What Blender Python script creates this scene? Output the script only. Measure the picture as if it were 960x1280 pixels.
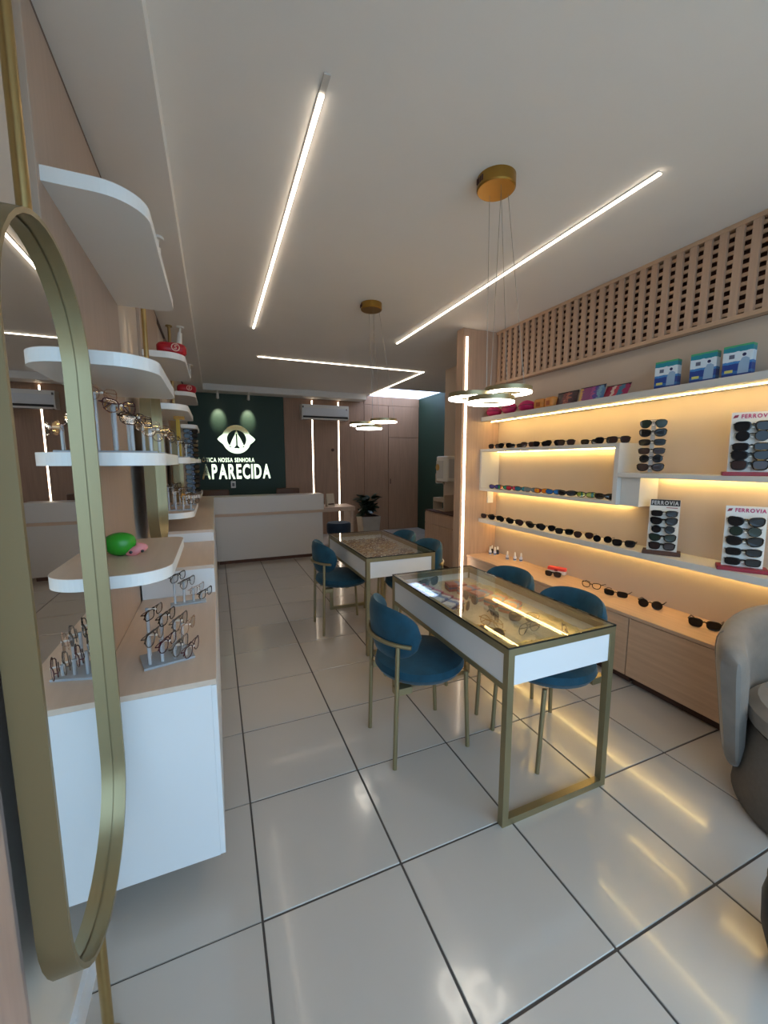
import bpy, bmesh, math, random
from mathutils import Vector, Matrix
random.seed(7)
for o in list(bpy.data.objects): bpy.data.objects.remove(o)
SC = bpy.context.scene
COL = SC.collection
PI = math.pi
def lin(c):
    return tuple((v/12.92 if v <= .04045 else ((v+.055)/1.055)**2.4) for v in [x/255. for x in c])

# ------------------------------------------------------------ camera, sky, exposure
cam = bpy.data.cameras.new('camera'); camo = bpy.data.objects.new('camera', cam); COL.objects.link(camo)
SC.camera = camo
F_PX, YAW, PITCH, ROLL = 504.0, .3955, .1246, -.001
cam.sensor_fit = 'HORIZONTAL'; cam.sensor_width = 36.0; cam.lens = 36.0*F_PX/960.0
cam.clip_start = .02; cam.clip_end = 200
camo.matrix_world = Matrix.Translation((0, 0, 1.4)) @ Matrix.Rotation(-YAW, 4, 'Z') @ Matrix.Rotation(PI/2-PITCH, 4, 'X') @ Matrix.Rotation(ROLL, 4, 'Z')
W = bpy.data.worlds.new('sky'); SC.world = W; W.use_nodes = True
bg = W.node_tree.nodes['Background']; bg.inputs[0].default_value = (.47, .73, 1.0, 1); bg.inputs[1].default_value = 3.0
sl = bpy.data.lights.new('sun', 'SUN'); sl.energy = 4.5; sl.angle = .02; sl.color = (1, .95, .88)
slo = bpy.data.objects.new('sun', sl); COL.objects.link(slo); slo.rotation_euler = Vector((-.62, -.16, -.77)).to_track_quat('-Z', 'Y').to_euler()
SC.view_settings.view_transform = 'Standard'; SC.view_settings.look = 'None'
SC.view_settings.exposure = 0.35; SC.view_settings.gamma = 1.0; SC.view_settings.use_curve_mapping = False

# ------------------------------------------------------------ materials
MATS = {}
def mat(name, col, rough=.5, metal=0., spec=.5, bump=0., bscale=60., var=0., vscale=6., emit=None, estr=0., sheen=0., trans=0., stretch=(1, 1, 1), coat=0., alpha=1.):
    if name in MATS: return MATS[name]
    m = bpy.data.materials.new(name); m.use_nodes = True; nt = m.node_tree; n = nt.nodes; p = n['Principled BSDF']
    c = lin(col)
    p.inputs['Base Color'].default_value = (*c, 1); p.inputs['Roughness'].default_value = rough
    p.inputs['Metallic'].default_value = metal; p.inputs['Specular IOR Level'].default_value = spec
    if sheen: p.inputs['Sheen Weight'].default_value = sheen; p.inputs['Sheen Roughness'].default_value = .4
    if coat: p.inputs['Coat Weight'].default_value = coat; p.inputs['Coat Roughness'].default_value = .05
    if trans: p.inputs['Transmission Weight'].default_value = trans
    if emit: p.inputs['Emission Color'].default_value = (*emit, 1); p.inputs['Emission Strength'].default_value = estr
    if var or bump:
        tc = n.new('ShaderNodeTexCoord'); mp = n.new('ShaderNodeMapping'); mp.inputs['Scale'].default_value = stretch
        nt.links.new(tc.outputs['Object'], mp.inputs[0])
        if var:
            ns = n.new('ShaderNodeTexNoise'); ns.inputs['Scale'].default_value = vscale; ns.inputs['Detail'].default_value = 6
            nt.links.new(mp.outputs[0], ns.inputs['Vector'])
            rp = n.new('ShaderNodeValToRGB'); rp.color_ramp.elements[0].position = .3; rp.color_ramp.elements[1].position = .7
            rp.color_ramp.elements[0].color = (*[x*(1-var) for x in c], 1); rp.color_ramp.elements[1].color = (*[min(1, x*(1+var)) for x in c], 1)
            nt.links.new(ns.outputs[0], rp.inputs[0]); nt.links.new(rp.outputs[0], p.inputs['Base Color'])
        if bump:
            n2 = n.new('ShaderNodeTexNoise'); n2.inputs['Scale'].default_value = bscale; n2.inputs['Detail'].default_value = 4
            nt.links.new(mp.outputs[0], n2.inputs['Vector'])
            b = n.new('ShaderNodeBump'); b.inputs['Strength'].default_value = bump; b.inputs['Distance'].default_value = .01
            nt.links.new(n2.outputs[0], b.inputs['Height']); nt.links.new(b.outputs[0], p.inputs['Normal'])
    MATS[name] = m
    return m
def emat(name, col, s):
    if name in MATS: return MATS[name]
    m = bpy.data.materials.new(name); m.use_nodes = True; nt = m.node_tree; nt.nodes.clear()
    e = nt.nodes.new('ShaderNodeEmission'); e.inputs[0].default_value = (*col, 1); e.inputs[1].default_value = s
    o = nt.nodes.new('ShaderNodeOutputMaterial'); nt.links.new(e.outputs[0], o.inputs[0]); MATS[name] = m
    return m
def glassmat(name, tint, ior=1.45, rough=0., gloss=1.):
    if name in MATS: return MATS[name]
    m = bpy.data.materials.new(name); m.use_nodes = True; nt = m.node_tree; nt.nodes.clear(); N = nt.nodes.new
    lw = N('ShaderNodeLayerWeight'); lw.inputs[0].default_value = .5
    pw = N('ShaderNodeMath'); pw.operation = 'POWER'; pw.inputs[1].default_value = 5.; nt.links.new(lw.outputs['Facing'], pw.inputs[0])
    f0 = ((ior-1)/(ior+1))**2; f = N('ShaderNodeMath'); f.operation = 'MULTIPLY_ADD'; f.inputs[1].default_value = 1-f0; f.inputs[2].default_value = f0
    nt.links.new(pw.outputs[0], f.inputs[0])
    t = N('ShaderNodeBsdfTransparent'); t.inputs[0].default_value = (*tint, 1)
    g = N('ShaderNodeBsdfGlossy'); g.inputs['Roughness'].default_value = rough; g.inputs[0].default_value = (gloss, gloss, gloss, 1)
    x = N('ShaderNodeMixShader'); o = N('ShaderNodeOutputMaterial')
    nt.links.new(f.outputs[0], x.inputs[0]); nt.links.new(t.outputs[0], x.inputs[1]); nt.links.new(g.outputs[0], x.inputs[2]); nt.links.new(x.outputs[0], o.inputs[0])
    MATS[name] = m
    return m
def frosted(name, tint):
    m = bpy.data.materials.new(name); m.use_nodes = True; nt = m.node_tree; nt.nodes.clear(); N = nt.nodes.new
    a = N('ShaderNodeBsdfTranslucent'); a.inputs[0].default_value = (*tint, 1); b = N('ShaderNodeBsdfTransparent'); b.inputs[0].default_value = (*tint, 1)
    x = N('ShaderNodeMixShader'); x.inputs[0].default_value = .35; o = N('ShaderNodeOutputMaterial')
    nt.links.new(a.outputs[0], x.inputs[1]); nt.links.new(b.outputs[0], x.inputs[2]); nt.links.new(x.outputs[0], o.inputs[0]); MATS[name] = m
    return m
def printmat(name, stops, axis=2, noise=0., nscale=9., rough=.35):
    """flat print: bands of colour along a generated axis, edges broken by noise"""
    if name in MATS: return MATS[name]
    m = bpy.data.materials.new(name); m.use_nodes = True; nt = m.node_tree; n = nt.nodes; p = n['Principled BSDF']; p.inputs['Roughness'].default_value = rough
    tc = n.new('ShaderNodeTexCoord'); sp = n.new('ShaderNodeSeparateXYZ'); nt.links.new(tc.outputs['Generated'], sp.inputs[0])
    rp = n.new('ShaderNodeValToRGB'); rp.color_ramp.interpolation = 'CONSTANT'
    out = sp.outputs[axis]
    if noise:
        ns = n.new('ShaderNodeTexNoise'); ns.inputs['Scale'].default_value = nscale; ns.inputs['Detail'].default_value = 3
        nt.links.new(tc.outputs['Generated'], ns.inputs['Vector'])
        ma = n.new('ShaderNodeMath'); ma.operation = 'MULTIPLY_ADD'; ma.inputs[1].default_value = noise
        nt.links.new(ns.outputs[0], ma.inputs[0])
        mb = n.new('ShaderNodeMath'); mb.operation = 'SUBTRACT'; mb.inputs[1].default_value = noise*.5
        nt.links.new(out, mb.inputs[0]); nt.links.new(mb.outputs[0], ma.inputs[2]); out = ma.outputs[0]
    nt.links.new(out, rp.inputs[0])
    el = rp.color_ramp.elements
    while len(el) < len(stops): el.new(.5)
    for e, (pos, c) in zip(el, stops): e.position = pos
    for i, (pos, c) in enumerate(stops): el[i].position = pos; el[i].color = (*lin(c), 1)
    nt.links.new(rp.outputs[0], p.inputs['Base Color']); MATS[name] = m
    return m
M_white = mat('white_paint', (226, 222, 216), .6, var=.02, vscale=3)
M_ceil = mat('ceiling_paint', (236, 231, 224), .75, var=.015, vscale=2)
M_wall = mat('cream_wall', (202, 182, 162), .6, var=.02, vscale=3)
M_wood = mat('beige_laminate', (190, 156, 130), .45, var=.10, vscale=7, stretch=(6, 6, .35), bump=.03, bscale=30)
M_woodh = mat('beige_laminate_lengthwise', (196, 160, 130), .42, var=.09, vscale=7, stretch=(6, .35, 6), bump=.03, bscale=30)
M_woodx = mat('beige_laminate_crosswise', (192, 160, 134), .42, var=.07, vscale=7, stretch=(.4, 6, 6), bump=.02, bscale=30)
M_panel = mat('pale_panel', (172, 150, 132), .5, var=.05, vscale=7, stretch=(6, 6, .4))
M_mdf = mat('white_lacquer', (222, 221, 220), .3, spec=.5)
M_edge = mat('shelf_white', (232, 230, 226), .35)
M_top = mat('counter_laminate', (206, 184, 164), .35, var=.05, vscale=6, stretch=(6, .5, 6))
M_shelf = mat('grey_white_shelf', (205, 200, 192), .4)
M_gold = mat('brushed_gold', (178, 152, 102), .32, metal=1., var=.04, vscale=30)
M_goldp = mat('gold_paint', (152, 138, 104), .38, metal=.75)
M_brass = mat('brass', (176, 138, 70), .3, metal=1.)
M_goldm = mat('mirror_gold', (240, 222, 165), .06, metal=1.)
M_mirror = mat('mirror_silver', (238, 240, 240), .0, metal=1.)
M_green = mat('dark_green_paint', (30, 58, 44), .55, var=.03)
M_velvet = mat('blue_velvet', (5, 60, 78), .85, sheen=.15, var=.22, vscale=16, bump=.1, bscale=90)
M_velvd = mat('navy_velvet', (14, 34, 52), .8, sheen=.3)
M_grey = mat('grey_velvet', (122, 113, 104), .85, sheen=.25, var=.14, vscale=12, bump=.06, bscale=120)
M_grey_shaded = mat('grey_velvet_shaded', (98, 90, 82), .9, var=.08, vscale=60, bump=.1, bscale=220)  # same fabric as the grey velvet, shade of the armchair base painted in darker
M_black = mat('black_plastic', (18, 16, 16), .3)
M_lensd = mat('dark_lens', (16, 15, 17), .10, spec=.3)
M_lensb = mat('brown_gradient_lens', (52, 36, 34), .10, spec=.3)
M_lensg = mat('green_lens', (34, 46, 38), .10, spec=.3)
M_clear = glassmat('clear_lens', (.97, .97, .97), 1.3)
M_acryl = glassmat('clear_acrylic', (.90, .93, .95), 1.5, .03)
M_rod = mat('frosted_acrylic', (226, 232, 238), .15, trans=.5)
M_glass = glassmat('table_glass', (.93, .96, .94), 1.5)
M_red = mat('red_plastic', (140, 10, 34), .4)
M_dbrown = mat('dark_brown_board', (84, 54, 42), .8)
M_grout = mat('dark_grout', (78, 70, 65), .9)
M_led = emat('led_white', (1.0, .84, .66), 8.5)
M_ledw = emat('led_warm', (1.0, .70, .24), 34.0)
M_ledp = emat('led_pendant', (1.0, .90, .76), 12.0)
M_plug = mat('white_plastic', (236, 232, 224), .35)
M_steel = mat('steel_wire', (150, 140, 125), .35, metal=1.)

# ------------------------------------------------------------ mesh helpers
class B:
    def __init__(s): s.bm = bmesh.new()
    def box(s, x0, x1, y0, y1, z0, z1, bev=0., seg=2):
        vs = [s.bm.verts.new((x, y, z)) for x in (x0, x1) for y in (y0, y1) for z in (z0, z1)]
        fs = [(0, 1, 3, 2), (4, 6, 7, 5), (0, 4, 5, 1), (2, 3, 7, 6), (0, 2, 6, 4), (1, 5, 7, 3)]
        nf = [s.bm.faces.new([vs[i] for i in f]) for f in fs]
        if bev:
            ed = list({e for f in nf for e in f.edges})
            bmesh.ops.bevel(s.bm, geom=ed, offset=bev, segments=seg, affect='EDGES', profile=.5)
        return s
    def prism(s, pts, axis, a, b):
        """polygon pts (2D) extruded along axis from a to b"""
        def P(p, t):
            return {'x': (t, p[0], p[1]), 'y': (p[0], t, p[1]), 'z': (p[0], p[1], t)}[axis]
        lo = [s.bm.verts.new(P(p, a)) for p in pts]; hi = [s.bm.verts.new(P(p, b)) for p in pts]
        n = len(pts)
        s.bm.faces.new(lo[::-1]); s.bm.faces.new(hi)
        for i in range(n): s.bm.faces.new((lo[i], lo[(i+1) % n], hi[(i+1) % n], hi[i]))
        return s
    def tube(s, path, r, seg=8, closed=False, squash=None):
        path = [Vector(p) for p in path]; n = len(path); rings = []
        up = None
        for i, p in enumerate(path):
            a = path[i-1] if (i > 0 or closed) else p; b = path[(i+1) % n] if (i < n-1 or closed) else p
            t = (b-a).normalized()
            if up is None:
                up = Vector((0, 0, 1)) if abs(t.z) < .9 else Vector((1, 0, 0))
            u = (up - t*up.dot(t))
            if u.length < 1e-6: u = t.orthogonal()
            u.normalize(); v = t.cross(u); up = u
            rr = r[i] if isinstance(r, (list, tuple)) else r
            rings.append([s.bm.verts.new(p + u*math.cos(k*2*PI/seg)*rr*(squash or 1) + v*math.sin(k*2*PI/seg)*rr) for k in range(seg)])
        m = n if closed else n-1
        for i in range(m):
            A, C = rings[i], rings[(i+1) % n]
            for k in range(seg): s.bm.faces.new((A[k], A[(k+1) % seg], C[(k+1) % seg], C[k]))
        if not closed:
            s.bm.faces.new(rings[0][::-1]); s.bm.faces.new(rings[-1])
        return s
    def cyl(s, p0, p1, r, seg=12): return s.tube([p0, p1], r, seg)
    def lathe(s, prof, c=(0, 0, 0), seg=24):
        rings = []
        for r, z in prof:
            rings.append([s.bm.verts.new((c[0]+max(r, 1e-4)*math.cos(k*2*PI/seg), c[1]+max(r, 1e-4)*math.sin(k*2*PI/seg), c[2]+z)) for k in range(seg)])
        for A, C in zip(rings, rings[1:]):
            for k in range(seg): s.bm.faces.new((A[k], A[(k+1) % seg], C[(k+1) % seg], C[k]))
        s.bm.faces.new(rings[0][::-1]); s.bm.faces.new(rings[-1])
        return s
    def grid(s, fn, nu, nv, closeu=False):
        """surface fn(i,j)->co"""
        V = [[s.bm.verts.new(fn(i, j)) for j in range(nv)] for i in range(nu)]
        for i in range(nu if closeu else nu-1):
            for j in range(nv-1):
                s.bm.faces.new((V[i][j], V[(i+1) % nu][j], V[(i+1) % nu][j+1], V[i][j+1]))
        return V
    def mesh(s, name, smooth=False):
        bmesh.ops.recalc_face_normals(s.bm, faces=s.bm.faces[:])
        me = bpy.data.meshes.new(name); s.bm.to_mesh(me); s.bm.free()
        if smooth:
            for p in me.polygons: p.use_smooth = True
            try: me.set_sharp_from_angle(angle=math.radians(40))
            except Exception: pass
        return me
    def build(s, name, m, parent=None, smooth=False, loc=None):
        return link(name, s.mesh(name, smooth), m, parent, loc)
def link(name, me, m, parent=None, loc=None, rot=None):
    o = bpy.data.objects.new(name, me); COL.objects.link(o)
    if m is not None:
        if not me.materials: me.materials.append(m)
        elif me.materials[0] != m:
            o.material_slots[0].link = 'OBJECT'; o.material_slots[0].material = m
    if parent: o.parent = parent
    if loc: o.location = loc
    if rot: o.rotation_euler = rot
    return o
def tag(o, label, cat, group=None):
    o['label'] = label; o['category'] = cat
    if group: o['group'] = group
    return o
def thing(name, label, cat, loc=(0, 0, 0), rz=0, group=None):
    o = bpy.data.objects.new(name, None); COL.objects.link(o); o.empty_display_size = .05
    o.location = loc; o.rotation_euler = (0, 0, rz)
    return tag(o, label, cat, group)
def struct(o): o['kind'] = 'structure'; return o
ORD = ['first', 'second', 'third', 'fourth', 'fifth', 'sixth', 'seventh', 'eighth', 'ninth', 'tenth', 'eleventh', 'twelfth', 'thirteenth', 'fourteenth']
def copy_tree(o, parent=None):
    c = o.copy(); COL.objects.link(c); c.parent = parent
    for ch in o.children: copy_tree(ch, c)
    return c

# ------------------------------------------------------------ dimensions
XL, XR, YF, YB, ZC = -.38, 2.67, -.6, 7.6, 2.65
XG = 3.95            # green wall
T = .469; GX, GY = .0676, 1.133

# ------------------------------------------------------------ floor
fl = struct(B().box(XL-.1, XG+.1, YF, YB+.1, -.08, -.004).build('floor', M_grout))
def tilemat():
    m = mat('glossy_tile', (184, 175, 165), .16, var=.02, vscale=2.2, coat=.2)
    return m
M_tile = tilemat()
tm = B().box(.0038, T-.0038, .0038, T-.0038, -.012, 0., bev=.0015, seg=1).mesh('tile')
for i in range(-1, 9):
    for j in range(-4, 14):
        x, y = GX+i*T, GY+j*T
        x0, x1, y0, y1 = max(x, XL), min(x+T, XG), max(y, YF), min(y+T, YB)
        if x1-x0 < .02 or y1-y0 < .02: continue
        if x > 3.0 and y+T < 4.9: continue
        if x1-x0 < T-.001 or y1-y0 < T-.001:
            B().box(x0+.003-x, x1-.003-x, y0+.003-y, y1-.003-y, -.012, 0.).build('tile', M_tile, fl, loc=(x, y, 0))
        else: link('tile', tm, M_tile, fl, (x, y, 0))
# pavement outside
struct(B().box(-6, 8, -9, YF, -.12, -.03).build('floor_pavement', mat('pavement', (150, 148, 142), .8, var=.1, vscale=3)))

# ------------------------------------------------------------ walls and ceiling
wl = struct(B().box(XL-.12, XL, YF, YB, 0, ZC+.1).build('wall_left', mat('left_wall_paint', (200, 186, 170), .6, var=.015)))
wr = struct(B().box(XR, XR+.1, YF, 3.40, 0, ZC).build('wall_right', M_wall))
wa = struct(B().box(3.0, 3.1, 3.40, 4.98, 0, ZC).box(3.101, XG, 4.88, 4.98, 0, ZC).box(2.775, 2.999, 3.40, 3.46, 0, ZC).build('wall_alcove', M_wall))
struct(B().box(XL-.12, -.2, YF-.12, YF, 0, ZC+.1).box(2.45, XR+.1, YF-.12, YF, 0, ZC+.1).box(-.2, 2.45, YF-.12, YF, 2.40, ZC+.1).build('wall_front_unseen', M_white))  # unseen front wall, added to hold daylight back from the left wall
wg = struct(B().box(XG, XG+.1, 4.98, YB, 0, ZC+.03).build('wall_green', M_green))
M_woodb = mat('brown_laminate', (164, 126, 98), .5, var=.10, vscale=7, stretch=(6, 6, .35))
wb = struct(B().box(XL-.1, XG+.1, YB, YB+.12, 0, ZC+.05).build('wall_back', M_woodb))
ce = struct(B().box(XL, 2.80, YF, YB, ZC, ZC+.08).box(2.80, XG, YF, 6.6, ZC, ZC+.08).build('ceiling', M_ceil))
struct(B().box(XL, -.112, YF, YB, 2.55, ZC).build('trim_1', M_ceil))                 # dropped edge along the left wall
struct(B().box(-.112, 2.68, 7.27, YB, 2.55, ZC).build('trim_2', M_ceil))             # dropped edge along the back wall
struct(B().box(XL, XL+.012, YF, YB, 2.525, 2.55).build('gap_shade_strip', mat('painted_gap_shade', (110, 92, 82), .8)))  # solid strip whose dark colour paints the shade of the gap below the ceiling edge
struct(B().box(2.80, XG, 6.6, YB, ZC+.02, ZC+.03).build('window_1', frosted('frosted_skylight_pane', (.90, .89, .96))))
struct(B().box(XL, XL+.012, YF, 1.31, 0, .085).build('baseboard_left', mat('white_skirting', (216, 214, 214), .35)))
jb = struct(B().box(XL, XL+.035, YF, .79, 0, 2.5, bev=.004).build('trim_5', mat('jamb_wood', (178, 152, 138), .5, var=.08, vscale=8, stretch=(6, 6, .5))))
B().box(XL+.035, XL+.05, YF, .745, 0, 2.5, bev=.003).build('moulding', mat('jamb_wood', (178, 152, 138)), jb)

# back wall cladding
def clad(x0, x1, z0, z1, m=M_woodb, name='panel', d=.02):
    return B().box(x0+.002, x1-.002, YB-d, YB, z0, z1, bev=.002, seg=1).build(name, m, wb)
clad(XL, 1.20, 0, 2.55, M_green, 'green_panel', .026)['label'] = 'dark green painted panel'
for a, b in ((1.20, 1.71), (1.73, 2.215), (2.235, 2.74)): clad(a, b, 0, 2.52)
clad(2.745, 3.255, 0, 2.50); clad(2.745, XG, 2.505, ZC+.02); clad(3.26, 3.945, 1.885, 2.50)
dr = struct(B().box(3.265, 3.94, YB-.022, YB, .01, 1.875, bev=.002, seg=1).build('door_1', M_woodb))
B().box(3.30, 3.315, YB-.03, YB-.022, .95, 1.05).build('pull', M_dbrown, dr)
for x in (1.72, 2.225):
    t = thing('led_strip', 'vertical lit strip in the wood wall, %s the dark green panel' % ('nearer to' if x < 2 else 'farther from'), 'light strip', (x, YB-.012, 0), group='vertical strips in the back wall')
    B().box(-.009, .009, -.008, .0, .05, 2.52).build('diffuser', M_led, t)
    B().box(-.010, .010, .0, .010, .05, 2.52).build('channel', M_shelf, t)
# small dark sensor knob and socket on the back wall
tag(B().lathe([(.028, 0), (.03, .012), (.012, .02)], seg=16).build('round_sensor', M_dbrown, smooth=True), 'small dark round knob on the wood wall between the lit strips', 'sensor')
k = bpy.data.objects['round_sensor']; k.location = (2.10, YB-.02, 1.62); k.rotation_euler = (PI/2, 0, 0)
t = thing('wall_socket', 'white power socket on the dark green wall below the gold lettering', 'socket', (.29, YB-.026, 1.0))
B().box(-.04, .04, -.01, 0, -.06, .06, bev=.004).build('plate', M_plug, t)
B().box(-.02, .02, -.013, -.01, -.03, .03).build('outlet', mat('socket_grey', (110, 108, 104), .5), t)

# ------------------------------------------------------------ gold sign
def letter_mesh(ch, off=.03):
    cu = bpy.data.curves.new('letter', 'FONT'); cu.body = ch; cu.size = 1; cu.extrude = .5; cu.offset = off; cu.resolution_u = 4
    ob = bpy.data.objects.new('tmp', cu); COL.objects.link(ob)
    bpy.context.view_layer.update()
    me = bpy.data.meshes.new_from_object(ob.evaluated_get(bpy.context.evaluated_depsgraph_get()))
    bpy.data.objects.remove(ob); bpy.data.curves.remove(cu)
    return me
def write(text, parent, m, x0, x1, z0, z1, depth, gap=.12, off=.03, plane='xz', y=0.):
    """letters in the local xz plane of parent facing -y, filling x0..x1, z0..z1"""
    G = []; tot = 0
    for ch in text:
        if ch == ' ': G.append(None); tot += .35; continue
        me = letter_mesh(ch, off); xs = [v.co.x for v in me.vertices]; G.append((me, min(xs), max(xs))); tot += max(xs)-min(xs)+gap
    tot -= gap; sx = (x1-x0)/tot; cur = x0; h = z1-z0
    for g in G:
        if g is None: cur += .35*sx; continue
        me, a, b = g
        for v in me.vertices:
            X_, Y_, Z_ = v.co
            v.co = (cur+(X_-a)*sx, y-(Z_+.5)*depth, z0+Y_*h/.72)
        me.update(); link('letter', me, m, parent)
        cur += (b-a+gap)*sx
sg = thing('shop_sign', 'gold mirrored eye emblem and lettering on the dark green wall', 'sign', (0, YB-.026, 0))
bb = B(); n = 64; cx, cz = .378, 1.785
def outer(th):
    c, s_ = math.cos(th), math.sin(th)
    best = 0
    for a, b, e in ((.31, .175, 1.35), (.235, .245, 2.0)):
        r = (abs(c/a)**e+abs(s_/b)**e)**(-1/e); best = max(best, r)
    return best
def ringverts(fr, yy): return [bb.bm.verts.new((cx+fr(i*2*PI/n)*math.cos(i*2*PI/n), yy, cz+fr(i*2*PI/n)*math.sin(i*2*PI/n))) for i in range(n)]
ri = lambda th: .158
R4 = [ringverts(outer, 0), ringverts(outer, -.018), ringverts(ri, -.018), ringverts(ri, 0)]
for q in range(4):
    A, C = R4[q], R4[(q+1) % 4]
    for i in range(n): bb.bm.faces.new((A[i], A[(i+1) % n], C[(i+1) % n], C[i]))
bb.build('eye_ring', M_goldm, sg)
for s_ in (-1, 1):
    pts = [(cx+s_*.012, cz+.10), (cx+s_*.012, cz-.10), (cx+s_*.05, cz-.15), (cx+s_*.125, cz-.13), (cx+s_*.07, cz-.0), (cx+s_*.03, cz+.075)]
    B().prism(pts, 'y', -.018, 0).build('mantle', M_goldm, sg)
B().prism([(cx, cz+.155), (cx-.028, cz+.095), (cx+.028, cz+.095)], 'y', -.018, 0).build('crown', M_goldm, sg)
B().prism([(cx-.10, cz-.165), (cx-.03, cz-.205), (cx+.06, cz-.195), (cx+.11, cz-.15), (cx+.04, cz-.165), (cx, cz-.15)], 'y', -.022, 0).build('base_swirl', M_goldm, sg)
write('\u00d3TICA NOSSA SENHORA', sg, M_goldm, -.19, .66, 1.395, 1.468, .012, off=.02)
write('APARECIDA', sg, M_goldm, -.205, .93, 1.11, 1.36, .018, off=.03)
# two small spots over the sign
def spot(loc, label, group, aim, power, col=(1, .82, .6), size=55):
    t = thing('ceiling_spotlight', label, 'spotlight', loc, 0, group)
    B().lathe([(.03, -.012), (.03, 0)], seg=16).build('mount', M_plug, t, True)
    d = Vector(aim).normalized()
    B().cyl((0, 0, -.012), d*.05+Vector((0, 0, -.012)), .008, 8).build('arm', M_plug, t, True)
    p0 = d*.04+Vector((0, 0, -.012)); p1 = p0+d*.10
    B().tube([p0, p1], [.018, .024], 14).build('barrel', M_plug, t, True)
    B().cyl(p1-d*.001, p1+d*.002, .02, 14).build('bulb', emat('spot_bulb', (1, .85, .65), 8), t)
    l = bpy.data.lights.new('spot_lamp', 'SPOT'); l.energy = power; l.color = col; l.spot_size = math.radians(size); l.spot_blend = .8; l.shadow_soft_size = .02
    lo = bpy.data.objects.new('spot_lamp', l); COL.objects.link(lo); lo.parent = t; lo.location = p1+d*.012
    lo.rotation_euler = d.to_track_quat('-Z', 'Y').to_euler()
    return t
spot((.10, 7.22, 2.55), 'white spotlight over the sign, next to the left wall shelves', 'spots over the sign', (0, .55, -.6), 26, (1, .9, .7), 42)
spot((.58, 7.22, 2.55), 'white spotlight over the sign, next to the air conditioner', 'spots over the sign', (0, .55, -.6), 26, (1, .9, .7), 42)
for i, y in enumerate((2.52, 4.03, 5.5)):
    spot((-.215, y, 2.55), 'white spotlight on the dropped ceiling edge above the %s shelf bay' % ('first', 'second', 'third')[i], 'spots along the left wall', (-.12, 0, -1), 4)

# ------------------------------------------------------------ ceiling led profiles
def profile(pts, name, label, endcap=False):
    t = thing(name, label, 'light strip', (0, 0, ZC), group=None)
    for a, b in zip(pts, pts[1:]):
        if abs(a[0]-b[0]) < abs(a[1]-b[1]):
            x = a[0]; B().box(x-.011, x+.011, min(a[1], b[1]), max(a[1], b[1]), -.006, 0).build('channel', M_shelf, t)
            B().box(x-.008, x+.008, min(a[1], b[1])+(.075 if endcap else 0), max(a[1], b[1]), -.012, -.006).build('diffuser', M_led, t)
        else:
            y = a[1]; B().box(min(a[0], b[0]), max(a[0], b[0]), y-.011, y+.011, -.006, 0).build('channel', M_shelf, t)
            B().box(min(a[0], b[0])+.02, max(a[0], b[0])+.012, y-.008, y+.008, -.012, -.006).build('diffuser', M_led, t)
    return t
profile([(.40, 1.43), (.40, 4.13)], 'ceiling_led_profile', 'straight lit ceiling line with an unlit grey end, beside the left wall shelves', True)
profile([(1.85, 1.31), (1.85, 4.07)], 'ceiling_led_profile', 'straight lit ceiling line between the pendant canopies and the lattice')
profile([(.52, 5.19), (2.765, 5.19)], 'ceiling_led_profile', 'lit ceiling line running crosswise to the desk front')
profile([(2.765, 5.202), (2.765, 7.27)], 'ceiling_led_profile', 'lit ceiling line running to the back wall beside the skylight')

# ------------------------------------------------------------ pendants
def pendant(x, y, label):
    t = thing('pendant_lamp', label, 'pendant lamp', (x, y, ZC), group=None)
    cn = B().lathe([(.085, 0), (.085, -.045), (.08, -.05)], seg=40).build('canopy', M_brass, t, True)
    for a in (.5, .9, 1.3, 1.7):
        B().box(-.087, -.083, -.012+a*.03-.02, -.006+a*.03-.02, -.035, -.012).build('vent', M_dbrown, cn)
    rings = [(-.055, .08, -.945, .105), (-.055, -.08, -.985, .105), (.105, -.0, -.92, .112)]
    for k, (rx, ry, rz, r) in enumerate(rings):
        w = .042
        g = B(); g.lathe([(r, 0), (r, .022), (r-w, .022)], (rx, ry, rz), 44)
        rim = B(); prof = [(r-w, 0.001), (r, 0.001), (r, .022), (r-w, .022)]; V = []
        for q in range(44):
            c, s_ = math.cos(q*2*PI/44), math.sin(q*2*PI/44); V.append([rim.bm.verts.new((rx+c*p, ry+s_*p, rz+z)) for p, z in prof])
        for q in range(44):
            for j in range(4): rim.bm.faces.new((V[q][j], V[q][(j+1) % 4], V[(q+1) % 44][(j+1) % 4], V[(q+1) % 44][j]))
        g.bm.free()
        rg = rim.build('ring', M_goldp, t, True)
        d = B(); V = []
        prof = [(r-w, -.006), (r-.001, -.006), (r-.001, .001), (r-w, .001)]
        for q in range(44):
            c, s_ = math.cos(q*2*PI/44), math.sin(q*2*PI/44); V.append([d.bm.verts.new((rx+c*p, ry+s_*p, rz+z)) for p, z in prof])
        for q in range(44):
            for j in range(4): d.bm.faces.new((V[q][j], V[q][(j+1) % 4], V[(q+1) % 44][(j+1) % 4], V[(q+1) % 44][j]))
        d.build('diffuser', M_ledp, rg, True)
        for s_ in ((-1, 1) if k == 2 else (1,)):
            B().cyl((rx*.45+s_*.02, ry*.5, -.05), (rx+s_*(r-.01), ry, rz+.022), .0011, 5).build('cable', M_steel, t)
    for a, b in ((0, 1), (0, 2), (1, 2)):
        A, C = Vector(rings[a][:3]), Vector(rings[b][:3]); dd = (C-A).normalized()
    return t
pendant(1.22, 1.62, 'triple ring pendant lamp over the table with boxes under its glass')
pendant(1.22, 3.18, 'triple ring pendant lamp over the table crowded with spectacle frames')

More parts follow.
